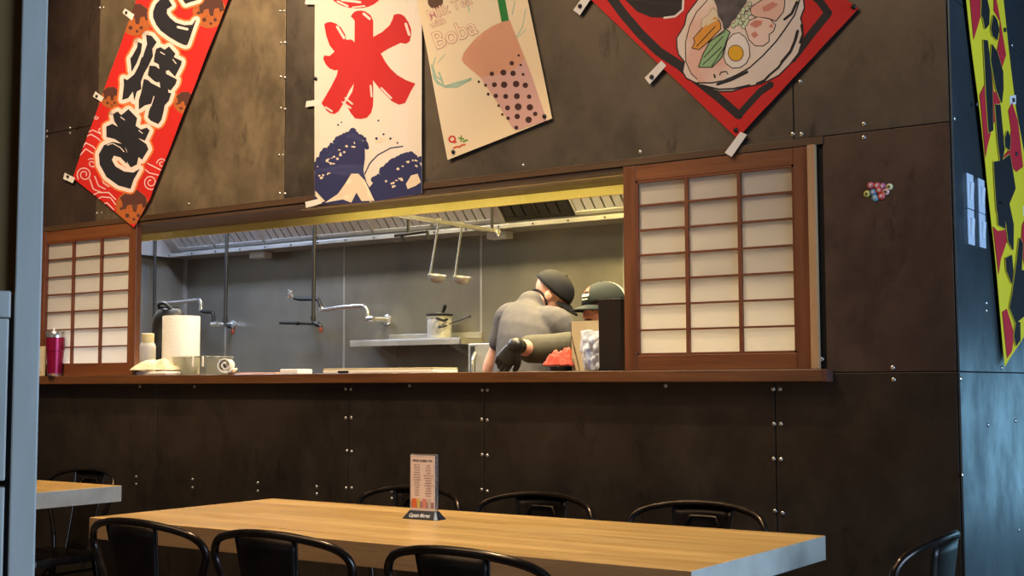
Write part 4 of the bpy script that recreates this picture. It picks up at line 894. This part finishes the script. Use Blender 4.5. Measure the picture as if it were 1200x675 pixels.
def head(bm,H):
    T=lambda x,y,z: H@Vector((x,y,z))
    def E(c,r,rot=None):
        mt=H@Matrix.Translation(c)@(rot.to_4x4() if rot else Matrix.Identity(4))@Matrix.Diagonal((*r,1)); bmesh.ops.create_uvsphere(bm,u_segments=20,v_segments=14,radius=1,matrix=mt)
    E((0,-.012,.035),(.078,.098,.088)); E((0,.015,-.02),(.066,.080,.085)); E((0,.035,-.068),(.046,.052,.042)); E((0,.078,-.093),(.020,.018,.016))
    # brow, cheeks, nose, lips
    E((0,.078,.028),(.048,.014,.010)); 
    for s in (-1,1): E((s*.036,.066,-.018),(.020,.018,.018)); E((s*.030,.076,.008),(.015,.010,.009))
    tube(bm,[T(0,.084,.018),T(0,.098,-.002),T(0,.112,-.022),T(0,.100,-.030)],[.008,.010,.013,.010],10)
    for s in (-1,1): E((s*.012,.096,-.026),(.008,.010,.007))
    E((0,.090,-.054),(.024,.009,.006)); E((0,.087,-.064),(.020,.009,.007))
    for s in (-1,1):
        E((s*.079,-.012,-.002),(.008,.020,.032),Matrix.Rotation(-.2*1,3,'X')); E((s*.083,-.018,.008),(.006,.016,.022))
def cap(parent,H,m,mesh_m=None,logo=False,button=True):
    bm=bmesh.new(); seg=32; rings=[]; n=9
    def shell(k,th,r):
        ph=k/n*math.pi/2
        return [(H@Vector(((.085+r)*math.cos(ph)*math.cos(2*math.pi*i/seg),-.012+(.105+r)*math.cos(ph)*math.sin(2*math.pi*i/seg),.030+(.092+r)*math.sin(ph)**.9))) for i in range(seg)]
    for k in range(n): rings.append([bm.verts.new(v) for v in shell(k,0,.004)])
    for a,b in zip(rings,rings[1:]):
        for i in range(seg):
            f=bm.faces.new((a[i],a[(i+1)%seg],b[(i+1)%seg],b[i])); ang=((i+.5)/seg)*360
            if mesh_m and 212<ang<328: f.material_index=1
    f=bm.faces.new(rings[-1])
    o=W(obj('cap_crown',bm,None,mats=[m,mesh_m or m]),parent)
    for p in o.data.polygons: p.use_smooth=True
    s=o.modifiers.new('s','SOLIDIFY'); s.thickness=.004; s.offset=1
    bm=bmesh.new(); g=[]
    for j in range(7):
        row=[]
        for i in range(17):
            u=i/16*2-1; an=u*R(62); r=j/6
            bx=math.sin(an)*(.088); by=-.012+math.cos(an)*.108; ext=.072*(1-abs(u)**2.6)
            row.append(bm.verts.new(H@Vector((bx*(1+.02*r),by+ext*r,.032-.010*r-.020*u*u-.006*r*r))))
        g.append(row)
    for j in range(6):
        for i in range(16): bm.faces.new((g[j][i],g[j][i+1],g[j+1][i+1],g[j+1][i]))
    o=W(obj('cap_brim',bm,m),parent)
    for p in o.data.polygons: p.use_smooth=True
    s=o.modifiers.new('s','SOLIDIFY'); s.thickness=.005
    if button:
        bm=bmesh.new(); ellip(bm,H@Vector((0,-.012,.128)),(.009,.009,.007),None,10,8); W(obj('cap_button',bm,m,smooth=True),parent)
def person(label,J,shirt_m,H,name='person'):
    t=thing(name,label,'person',(J['pelvis'].x,J['pelvis'].y,0.008))
    bm=bmesh.new(); ring_loft(bm,torso_secs(J)); s1=J['side_low']; f1=zz.cross(s1)*-1
    limb(bm,[J['neck'],J['neck']*.5+J['head']*.5,J['head']],[.056,.057,.060])
    head(bm,H)
    for k in ('L','R'):
        sh,el,wr=J['sh'+k],J['el'+k],J['wr'+k]; limb(bm,[sh,sh*.5+el*.5,el,el*.55+wr*.45,wr],[.055,.048,.040,.038,.026])
        hd_=J['hand'+k]; hand(bm,wr,hd_[0],hd_[1],1.02 if hd_[2][0]==.35 else 1,hd_[2],1,hd_[3])
        sd=s1*(.095 if k=='R' else -.095); hp=J['pelvis']+sd-zz*.02; kn=Vector((hp.x,hp.y,.50))+f1*.03+sd*.1; an=Vector((hp.x,hp.y,.10))-f1*.02+sd*.2
        limb(bm,[hp,hp*.5+kn*.5,kn,kn*.5+an*.5+zz*.05,an],[.088,.078,.056,.052,.038])
        J['an'+k]=an; J['kn'+k]=kn; J['hp'+k]=hp
    o=obj('body',bm,M['skin']); bake(o,.006,3); W(o,t)
    bm=bmesh.new(); secs=torso_secs(J,.013,upto=9); secs.append((secs[-1][0]+(J['head']-J['neck']).normalized()*.012,)+secs[-1][1:3]+(.072,.072)); hn_=(J['head']-J['neck']).normalized(); cs_=J['side']; ring_loft(bm,[(J['neck']-hn_*.03,cs_,hn_.cross(cs_),.060,.060),(J['neck']-hn_*.005,cs_,hn_.cross(cs_),.070,.070),(J['neck']+hn_*J.get('collar',.01),cs_,hn_.cross(cs_),.066,.068)]); ellip(bm,J['neck']-hn_*.01,(.070,)*3); ring_loft(bm,secs)
    for k in ('L','R'):
        sh,el,wr=J['sh'+k],J['el'+k],J['wr'+k]; f=J.get('sleeve'+k,.75); e=sh+(el-sh)*f
        cc=(J['shoulder']*.45+sh*.55); limb(bm,[cc,sh,sh+(e-sh)*.5,e],[.080,.079,.070,.067])
    o=obj('shirt',bm,shirt_m); bake(o,.008,4); W(o,t)
    bm=bmesh.new(); s1=J['side_low']; ring_loft(bm,[(J['pelvis']-zz*.10,s1,f1,.180,.130),(J['pelvis']+zz*.05,s1,f1,.178,.128)])
    for k in ('L','R'): limb(bm,[J['hp'+k]-zz*.02,J['hp'+k]*.5+J['kn'+k]*.5,J['kn'+k],J['kn'+k]*.5+J['an'+k]*.5+zz*.03,J['an'+k]],[.102,.092,.074,.068,.062])
    o=obj('trousers',bm,M['trousers']); bake(o,.010,3); W(o,t)
    for k in ('L','R'):
        bm=bmesh.new(); a=J['an'+k]; ring_loft(bm,[(Vector((a.x,a.y,.010))+f1*.07,s1,f1,.048,.135),(Vector((a.x,a.y,.045))+f1*.07,s1,f1,.050,.137),(Vector((a.x,a.y,.075))+f1*.03,s1,f1,.044,.09),(Vector((a.x,a.y,.105)),s1,f1,.042,.05)]); W(obj('shoe',bm,M['black'],smooth=True),t)
    return t
# man with his back to us
fa=Vector((.30,.95,0)).normalized(); sa=Vector((fa.y,-fa.x,0))
def VZ(v,z): return Vector((v.x,v.y,z))
pel=Vector((-3.615,5.22,.98)); neck=aY(624,356,5.45); 
J=dict(pelvis=pel,waist=pel+Vector((.0,.03,.18)),chest=Vector((-3.605,5.33,1.40)),shoulder=Vector((-3.62,5.39,1.545)),neck=neck,head=aY(646,350,5.53),side_low=sa,side=(sa-zz*.12).normalized())
J['shL']=aY(597,373,5.46); J['shR']=aY(655,381,5.34)
J['elL']=aY(574,420,5.48); J['elL'].z=1.26; J['wrL']=J['elL']+Vector((.10,.22,-.08)); J['handL']=((Vector((.3,.9,-.2))),Vector((.3,0,-1)),(.5,.6,.7,.8),1)
J['elR']=J['shR']+Vector((.05,.10,-.27)); J['wrR']=J['elR']+Vector((-.03,.24,-.03)); J['handR']=(Vector((-.2,.9,-.2)),Vector((-.3,0,-1)),(.5,.6,.7,.8),-1)
J['sleeveL']=.42; J['sleeveR']=.8; J['collar']=.022
Hf=Vector((.56,.44,-.62)); H=headmat(aY(646,347,5.53),Hf,Vector((.15,-.12,1)))
t=person('person seen from behind in grey T-shirt and black cap, head bowed',J,M['shirtA'],H)
cap(t,H,M['capnavy'])
# apron neck strap and mask loop
bm=bmesh.new(); hn=(J['head']-neck).normalized(); c0=neck+hn*.030; sv=sa; fv=hn.cross(sv)
tube(bm,[c0+sv*math.cos(a)*.068+fv*math.sin(a)*.070 for a in [2*math.pi*k/28 for k in range(29)]],.0065,8,cap=False); W(obj('neck_strap',bm,M['capnavy'],smooth=True),t)
bm=bmesh.new(); 
for s in (-1,1): tube(bm,smoothpts([H@Vector((s*.078,-.008,.030)),H@Vector((s*.083,-.022,.0)),H@Vector((s*.077,.0,-.038)),H@Vector((s*.064,.045,-.045))],4),.0022,6)
W(obj('mask_loop',bm,M['maskwhite'],smooth=True),t)
bm=bmesh.new()
ring_loft(bm,[(H@Vector((0,.040,-.100)),(H.to_3x3()@Vector((1,0,0))),(H.to_3x3()@Vector((0,1,0))),.045,.055),(H@Vector((0,.045,-.06)),(H.to_3x3()@Vector((1,0,0))),(H.to_3x3()@Vector((0,1,0))),.062,.072),(H@Vector((0,.050,-.02)),(H.to_3x3()@Vector((1,0,0))),(H.to_3x3()@Vector((0,1,0))),.055,.070)]); W(obj('face_mask',bm,M['maskwhite'],smooth=True),t)
# worker in the green cap, reaching across
fb=Vector((-.45,-.9,0)).normalized(); sb_=Vector((fb.y,-fb.x,0))
pel=Vector((-2.84,5.34,.96)); neck=aY(704,392,5.14)
J=dict(pelvis=pel,waist=pel+Vector((-.01,-.03,.18)),chest=Vector((-2.96,5.22,1.27)),shoulder=neck-zz*.075+Vector((.0,.03,0)),neck=neck,head=aY(705,370,5.08),side_low=sb_,side=sb_)
J['shR']=aY(672,408,5.10); J['shL']=neck+Vector((.20,-.02,-.09))
J['elR']=aY(622,409,4.97); J['wrR']=aY(604,405,4.80); J['handR']=((aY(589,426,4.78)-J['wrR']).normalized(),Vector((-.35,.85,-.1)),(.35,.55,.8,.95),1)
J['sleeveR']=1.0; J['elL']=J['shL']+Vector((.06,-.10,-.25)); J['wrL']=J['elL']+Vector((-.14,-.18,.02)); J['handL']=(Vector((-.5,-.7,-.1)),Vector((0,0,-1)),(.5,.6,.7,.8),-1); J['sleeveL']=.9
Hf=Vector((-.38,-.92,-.12)); H=headmat(aY(707,363,5.08),Hf,Vector((-.05,.0,1)))
t=person('person in dark green mesh-back cap reaching left with a black glove',J,M['shirtB'],H)
cap(t,H,M['capgreen'],M['capmesh'])
# emblem stitched on the cap front
bm=bmesh.new()
def capP(az,ph,r=.0105): return H@Vector(((.085+r)*math.cos(ph)*math.sin(az),-.012+(.105+r)*math.cos(ph)*math.cos(az),.030+(.092+r)*math.sin(ph)**.9))
def emb(name,cells,m):
    bm=bmesh.new()
    for (a0,a1,p0,p1) in cells:
        vs=[bm.verts.new(capP(a,p)) for a,p in ((a0,p0),(a1,p0),(a1,p1),(a0,p1))]; bm.faces.new(vs)
    o=W(obj(name,bm,m),t); s=o.modifiers.new('s','SOLIDIFY'); s.thickness=.0015
emb('cap_lettering',[(-.30+.1*k,-.30+.1*k+.075,.34,.47) for k in range(6)]+[(-.22,.22,.20,.26)],flat((230,220,196)))
emb('cap_emblem',[(-.16,-.06,.62,.78),(.05,.14,.62,.80),(-.05,.04,.60,.88),(-.22,-.17,.56,.66),(.16,.22,.56,.66)],flat((226,120,96)))
bm=bmesh.new(); hr=[]
for k in range(14):
    a=math.pi*(.95+1.1*k/13); tube(bm,[H@Vector((.083*math.cos(a),-.012+.100*math.sin(a),.034)),H@Vector((.078*math.cos(a),-.014+.094*math.sin(a),-.035))],[.010,.006],8)
W(obj('hair',bm,mat('dark_brown_hair',(44,30,24),.7),smooth=True),t)
bm=bmesh.new(); tube(bm,smoothpts([H@Vector((-.024,.088,-.044)),H@Vector((-.012,.099,-.041)),H@Vector((0,.102,-.040)),H@Vector((.012,.099,-.041)),H@Vector((.024,.088,-.044))],3),.006,8)
for s in (-1,1): tube(bm,[H@Vector((s*.016,.092,.024)),H@Vector((s*.032,.088,.028)),H@Vector((s*.048,.076,.022))],[.003,.004,.002],6)
W(obj('facial_hair',bm,mat('dark_brown_beard',(52,36,28),.8),smooth=True),t)
bm=bmesh.new()
for s in (-1,1): ellip(bm,H@Vector((s*.030,.080,.006)),(.011,.011,.008),None,10,8)
W(obj('eyes',bm,flat((60,44,38),.3),smooth=True),t)
# glove over the right hand
bm=bmesh.new(); hd_=J['handR']; hand(bm,J['wrR'],hd_[0],hd_[1],1.02,hd_[2],1,hd_[3],.004); ellip(bm,J['wrR'],(.037,)*3); f_=(J['wrR']-J['elR']).normalized(); ring_loft(bm,[(J['wrR']-f_*.05,f_.orthogonal().normalized(),f_.cross(f_.orthogonal().normalized()),.036,.036),(J['wrR']-f_*.02,f_.orthogonal().normalized(),f_.cross(f_.orthogonal().normalized()),.033,.033),(J['wrR']+f_*.01,f_.orthogonal().normalized(),f_.cross(f_.orthogonal().normalized()),.033,.030)],14)
o=obj('glove',bm,M['nitrile']); bake(o,.0035,3); W(o,t); 

# ================================================================== DINING TABLES AND CHAIRS
M['chairframe']=M['chairmetal']
def table(name,label,x0,x1,y0,y1,rz=0,Z=.765,T=.07):
    t=thing(name,label,'table',((x0+x1)/2,(y0+y1)/2,0),rz); w=(x1-x0)/2; d=(y1-y0)/2
    top=obj('tabletop',B(-w,w,-d,d,Z-T,Z),None,t,bevel=.002,mats=[M['butcher'],M['endgrain'],M['sidegrain']])
    for p in top.data.polygons:
        if abs(p.normal.x)>.9: p.material_index=1
        elif abs(p.normal.y)>.9: p.material_index=2
    for s in (-1,1):
        bm=bmesh.new(); x=s*(w-.42); box(bm,x-.04,x+.04,-.04,.04,.03,Z-T-.01); obj('pedestal',bm,M['black'],t,bevel=.003)
        bm=bmesh.new(); box(bm,x-.035,x+.035,-d+.12,d-.12,0,.03); box(bm,x-.18,x+.18,-.035,.035,0,.03); obj('foot',bm,M['black'],t,bevel=.004)
        bm=bmesh.new(); box(bm,x-.04,x+.04,-d+.14,d-.14,Z-T-.012,Z-T-.0005); obj('top_bracket',bm,M['black'],t,bevel=.003)
    return t
def butcher():
    mt=wood('butcher_block',(214,168,98),(236,194,124),.34,'x',4,.2); nt=mt.node_tree; b=nt.nodes['Principled BSDF']; L=nt.links.new
    tc=nt.nodes.new('ShaderNodeTexCoord'); mp=nt.nodes.new('ShaderNodeMapping'); L(tc.outputs['Object'],mp.inputs['Vector']); mp.inputs['Rotation'].default_value=(0,0,0)
    br=nt.nodes.new('ShaderNodeTexBrick'); br.inputs['Scale'].default_value=1; br.inputs['Brick Width'].default_value=.75; br.inputs['Row Height'].default_value=.065; br.inputs['Mortar Size'].default_value=.0006; br.inputs['Color1'].default_value=(.80,.78,.74,1); br.inputs['Color2'].default_value=(1.06,1.04,1.0,1); br.inputs['Mortar'].default_value=(.6,.5,.4,1); L(mp.outputs['Vector'],br.inputs['Vector'])
    src=b.inputs['Base Color'].links[0].from_socket; mx=nt.nodes.new('ShaderNodeMixRGB'); mx.blend_type='MULTIPLY'; mx.inputs['Fac'].default_value=.8; L(src,mx.inputs['Color1']); L(br.outputs['Color'],mx.inputs['Color2']); L(mx.outputs['Color'],b.inputs['Base Color']); return mt
M['butcher']=butcher(); M['endgrain']=mat('daylit_end_grain',(206,196,176),.4,0,(188,176,154),9,coat=.3); M['sidegrain']=wood('butcher_side',(188,142,92),(206,160,106),.4,'x',5,.1)  # end grain paler and greyer, part of the daylight put into its colour
table('dining_table','long butcher block table in the foreground with the menu stand on it',-3.67,-1.42,2.785,3.64)
table('dining_table','butcher block table at the left edge, partly behind the grey post',-6.1,-4.70,2.88,3.735)
def make_chair():
    t=thing('metal_chair','','chair')
    # local: sitter faces +y, back at -y; all legs splay
    SH=.44
    bm=bmesh.new(); n=6; prof=[]
    def sq(hw,hd,z,r=.04):
        P=[]
        for cx,cy,a0 in ((hw-r,hd-r,0),(-hw+r,hd-r,90),(-hw+r,-hd+r,180),(hw-r,-hd+r,270)):
            for k in range(5): a=R(a0+22.5*k); P.append(bm.verts.new((cx+r*math.cos(a),cy+r*math.sin(a),z)))
        return P
    rs=[sq(.155,.165,SH-.006),sq(.168,.178,SH),sq(.176,.186,SH-.003),sq(.180,.190,SH-.014),sq(.180,.190,SH-.04),sq(.176,.186,SH-.04)]
    for a,b in zip(rs,rs[1:]):
        for k in range(20): bm.faces.new((a[k],a[(k+1)%20],b[(k+1)%20],b[k]))
    bm.faces.new(rs[0]); obj('seat',bm,M['chairmetal'],t,smooth=True)
    # hoop back: from the seat corners out and up, then over
    half=[(.150,-.172,.41),(.165,-.178,.50),(.198,-.184,.60),(.236,-.188,.68),(.251,-.194,.725),(.235,-.208,.762),(.190,-.230,.786),(.10,-.254,.803),(0,-.261,.808)]
    P=half+[(-x,y,z) for x,y,z in half[-2::-1]]
    bm=bmesh.new(); tube(bm,smoothpts(P,5),.0115,10); obj('back_hoop',bm,M['chairmetal'],t,smooth=True)
    # splat: curved sheet, wider at the top, with pressed edge ribs and a raised grip
    bm=bmesh.new(); rows=[]
    for j in range(13):
        v=j/12; z=SH-.02+(.797-SH+.02)*v; hw=.072+.038*v; y=-.180-.080*v-.014*math.sin(math.pi*v); row=[]
        for i in range(13):
            u=i/12*2-1; edge=.006 if abs(u)>.9 else 0
            row.append(bm.verts.new((u*hw,y-.010*(1-u*u)+edge,z-.006*u*u*v)))
        rows.append(row)
    for a,b in zip(rows,rows[1:]):
        for i in range(12): bm.faces.new((a[i],a[i+1],b[i+1],b[i]))
    o=obj('splat',bm,M['chairsplat'],t); s=o.modifiers.new('s','SOLIDIFY'); s.thickness=.0025; s.offset=0
    for p in o.data.polygons: p.use_smooth=True
    for s_ in (-1,1):
        bm=bmesh.new(); tube(bm,smoothpts([(s_*.0725,-.176,SH-.02),(s_*.092,-.228,.62),(s_*.110,-.256,.793)],5),.0042,8); obj('splat_edge',bm,M['chairmetal'],t,smooth=True)
    bm=bmesh.new(); 
    tube(bm,smoothpts([(-.064,-.250,.733),(-.050,-.256,.757),(-.040,-.258,.763),(.040,-.258,.763),(.050,-.256,.757),(.064,-.250,.733)],4),.005,8)
    obj('grip_bead',bm,M['chairmetal'],t,smooth=True)
    for sx in (-1,1):
        for sy in (-1,1):
            bm=bmesh.new(); a=Vector((sx*.160,sy*.168,SH-.012)); b=Vector((sx*.205,sy*.215,0)); wA,wB=.030,.013
            q=[]
            for p,w in ((b,wB),(a,wA)):
                q+=[p+Vector((-w*.5,-w*.5,0)),p+Vector((w*.5,-w*.5,0)),p+Vector((w*.5,w*.5,0)),p+Vector((-w*.5,w*.5,0))]
            hexa(bm,q); obj('leg',bm,M['chairmetal'],t,bevel=.003)
    bm=bmesh.new()
    for sx in (-1,1): tube(bm,[(sx*.165,-.172,.36),(-sx*.165*.0,0,.33)],.007,8); tube(bm,[(sx*.165,.172,.36),(0,0,.33)],.007,8)
    obj('cross_brace',bm,M['chairmetal'],t,smooth=True)
    return t
chair0=make_chair(); used=[False]
def place_chair(x,y,rz,label,group):
    if not used[0]: c=chair0; used[0]=True
    else:
        c=chair0.copy(); C.objects.link(c)
        for ch in list(chair0.children):
            d=ch.copy(); C.objects.link(d); d.parent=c
    c.location=(x,y,0); c.rotation_euler=(0,0,rz); c['label']=label; c['group']=group; return c
g1='metal chairs along the near side of the long table'; g2='metal chairs along the wall side of the long table'
place_chair(-3.105,2.76,0,'leftmost of the three gunmetal chairs with their backs to us',g1)
place_chair(-2.56,2.76,R(2),'middle of the three gunmetal chairs with their backs to us',g1)
place_chair(-1.92,2.76,R(0),'rightmost and nearest of the three gunmetal chairs with their backs to us',g1)
place_chair(-3.197,3.69,math.pi,'gunmetal hoop-back chair across the long table, directly behind the menu stand',g2)
place_chair(-2.615,3.69,math.pi,'gunmetal chair across the long table, middle of the three by the wall',g2)
place_chair(-1.968,3.69,math.pi,'gunmetal chair across the long table, rightmost of the three by the wall',g2)
place_chair(-5.20,3.69,math.pi,'gunmetal hoop-back chair behind the small left table, against the wall','metal chairs at the left table')
place_chair(-1.275,3.45,R(91),'gunmetal chair turned sideways, cut off at the bottom right of the view','metal chairs at the right edge')

# ---- menu stand
q=aZ(497,608,.7655)
t=thing('menu_stand','acrylic drinks menu in a dark wedge base on the long table','menu stand',(q.x,q.y,.7655),R(4))
bm=bmesh.new(); hexa(bm,[(-.072,-.026,0),(.072,-.026,0),(.072,.026,0),(-.072,.026,0),(-.054,-.008,.027),(.054,-.008,.027),(.054,.008,.027),(-.054,.008,.027)]); base=obj('wedge_base',bm,mat('navy_black_base',(28,30,40),.3),t,bevel=.002)
obj('acrylic_holder',B(-.0535,.0535,-.0045,.0045,.022,.212),mat('clear_acrylic',(235,235,230),.05,trans=.9),t,bevel=.0015)
obj('menu_card',B(-.0505,.0465,-.0075,-.0055,.027,.208),flat((236,214,198),.6),t)
FY=-.0078
def put(name,polys,m,h=FY,parent=t,tilt=None):
    bm=bmesh.new()
    for pl in polys:
        try: bm.faces.new([bm.verts.new((p[0],h,-p[1])) if tilt is None else bm.verts.new(tilt(p)) for p in pl])
        except ValueError: pass
    o=obj(name,bm,m,parent); return o
put('menu_heading',text_polys('SPIKED BUBBLE TEA',.0098,(-.002,-.187),0,align='CENTER',offset=.0004,sx=.92),flat((58,30,30)))
ll=['MILK TEA','GREEN TEA','THAI TEA','RED BEAN','TARO ROOT','HONEYDEW','STRAWBERRY','MANGO','COCONUT','LYCHEE','PEACH','GUAVA','PAPAYA']; rl=['LIME','MOCHA','MATCHA','COFFEE','BROWN SUGAR','PASSIONFRUIT','PINEAPPLE','BLUEBERRY','WATERMELON','CARAMEL','ALMOND','RASPBERRY','VANILLA']
P=[]
for k in range(13):
    P+=text_polys(ll[k],.0062,(-.024,-(.174-.0082*k)),0,align='CENTER',offset=.0001,sx=.85); P+=text_polys(rl[k],.0062,(.022,-(.173-.0083*k)),0,align='CENTER',offset=.0001,sx=.85)
put('menu_text',P,flat((120,72,56)))
put('menu_border',[[(-.048,-.204),(.044,-.204),(.044,-.2032),(-.048,-.2032)],[(-.048,-.204),(-.0472,-.204),(-.0472,-.03),(-.048,-.03)],[(.0432,-.204),(.044,-.204),(.044,-.03),(.0432,-.03)]],flat((150,110,100)))
for (x,w,c) in ((-.034,.020,(224,108,52)),(-.017,.014,(222,196,100)),(.006,.018,(226,142,128)),(.026,.014,(206,190,178))): put('drink_picture',[[(x-w/2,-.066),(x+w/2,-.066),(x+w*.38,-.036),(x-w*.38,-.036)]],flat(c),FY-.0002)
put('picture_band',[[(-.048,-.060),(.044,-.055),(.044,-.036),(-.048,-.036)]],flat((170,130,120)),FY+.0001)  # printed dusky band behind the drink pictures
def sl(p): # sloped front of the base
    v=-p[1]; f=v/.027; return (p[0],-.026+.018*f-.0008,v)
put('base_lettering',text_polys('Captain Morgan',.0165,(-.006,-.007),0,align='CENTER',offset=.0004,sx=.78,shear=.25),flat((216,212,214)),parent=base,tilt=sl)
bm=bmesh.new(); hexa(bm,[(.056,-.027,.001),(.071,-.027,.001),(.071,-.0255,.001),(.056,-.0255,.001),(.050,-.0105,.025),(.053,-.0105,.025),(.053,-.009,.025),(.050,-.009,.025)]); obj('base_corner_flash',bm,flat((150,170,190),.3),base)

q=aZ(34,566,.7655)
t=thing('table_menu','plain tan menu block on the left table, mostly hidden by the grey post','menu stand',(q.x,q.y,.7655)); obj('menu_block',B(-.03,.03,-.01,.01,0,.10),M['tan'],t,bevel=.002); obj('menu_foot',B(-.034,.034,-.018,.018,0,.012),M['black'],t,bevel=.002)
# ---- foreground divider at the left edge
d0=1.65
def AD(x,y,D):  # point at distance D along the view axis
    d=ray(x,y); return CAM+d*(D/FPX)
a=AD(33,337,d0); 
def divider():
    t=thing('partition_frame','pale grey weathered partition post and panel filling the left edge of the view','partition',(a.x,a.y,0),YAW+math.atan(567/FPX))
    w=.0158; obj('post',B(-w,w,-.004,.02,0,2.6),M['postpaint'],t,bevel=.002)
    s=d0/FPX
    def lx(px): return (px-33)*s
    zt=AD(8,342,d0).z; zm=AD(8,373,d0).z; zg=AD(8,565,d0).z
    obj('rail',B(-.5,lx(14.5),-.012,.04,zm,zt),M['postpaint'],t,bevel=.002)
    obj('lower_panel',B(-.5,lx(13.0),-.006,.03,zg+.004,zm-.001),M['postpaint'],t,bevel=.002)
    obj('lower_panel',B(-.5,lx(13.0),-.006,.03,.02,zg-.004),M['postpaint'],t,bevel=.002)
    obj('backing_board',B(-.5,-w+.001,.045,.055,0,zt),M['black'],t)
    obj('upper_panel',B(-.5,-w,.02,.03,zt,2.6),M['brownboard'],t)
divider()

# ================================================================== LIGHT
def area(name,loc,target,size,power,col,sy=None,spread=180):
    l=bpy.data.lights.new(name,'AREA'); l.energy=power; l.color=lin(col)[:3]; l.size=size; l.spread=R(spread)
    if sy: l.shape='RECTANGLE'; l.size_y=sy
    o=bpy.data.objects.new(name,l); C.objects.link(o); o.location=loc; o.rotation_euler=(Vector(target)-Vector(loc)).to_track_quat('-Z','Y').to_euler(); return o
def spot(name,loc,target,power,col,ang=60,blend=.7,r=.05):
    l=bpy.data.lights.new(name,'SPOT'); l.energy=power; l.color=lin(col)[:3]; l.spot_size=R(ang); l.spot_blend=blend; l.shadow_soft_size=r
    o=bpy.data.objects.new(name,l); C.objects.link(o); o.location=loc; o.rotation_euler=(Vector(target)-Vector(loc)).to_track_quat('-Z','Y').to_euler(); return o
DAY=(168,206,255); WARM=(255,224,186); WARM2=(255,232,188)
area('daylight_right',(3.9,1.2,1.7),(-3,2.2,1.0),2.6,85,DAY,2.4,130)
area('daylight_right_far',(3.9,3.7,1.7),(-3,3.6,1.0),2.8,135,DAY,2.4,130)
area('daylight_hall_end',(.35,9.95,.8),(.35,0,.8),2.4,17,(136,200,236),1.25)
area('dining_warm_fill',(-3.4,1.2,4.2),(-3.4,1.6,0),3.2,75,WARM,2.0)  # broad warm fill added for the room's ambient tone
spot('track_spot',(-4.7,2.0,4.1),(-4.72,4.17,2.45),400,WARM,70)
spot('track_spot',(-3.0,2.3,4.1),(-3.3,4.17,2.4),85,WARM,75)
spot('track_spot',(-2.0,2.3,4.1),(-2.1,4.17,2.4),50,WARM,75)
spot('track_spot',(-2.7,3.1,4.1),(-2.6,3.25,.76),385,WARM2,62)
spot('track_spot',(-5.4,3.1,4.1),(-5.3,3.35,.76),230,WARM2,50)
area('kitchen_ceiling_light',(-6.1,4.86,2.88),(-6.1,5.1,0),1.6,120,(236,240,250),.6)
area('kitchen_ceiling_light',(-2.9,4.86,2.88),(-2.9,5.1,0),2.4,180,(255,234,192),.6)
area('hood_lamp',(-6.7,5.75,2.82),(-6.7,6.3,1.4),.5,42,(186,210,255),.25)
area('hood_lamp',(-5.2,5.75,2.82),(-5.2,6.3,1.4),.5,30,(255,240,214),.25)
area('hood_lamp',(-3.7,5.75,2.82),(-3.8,6.3,1.4),.5,85,(255,224,140),.25)
area('pass_fill_light',(-3.25,4.215,1.992),(-3.25,4.62,1.84),1.7,2.2,(255,234,160),.02)  # added fill under the soffit, brightens the header and the pass items
w=bpy.data.worlds.new('world'); S.world=w; w.use_nodes=True; w.node_tree.nodes['Background'].inputs['Color'].default_value=lin((190,210,235)); w.node_tree.nodes['Background'].inputs['Strength'].default_value=.3
S.view_settings.view_transform='Standard'; S.view_settings.look='None'; S.view_settings.gamma=1; S.view_settings.use_curve_mapping=False; S.view_settings.exposure=0.0
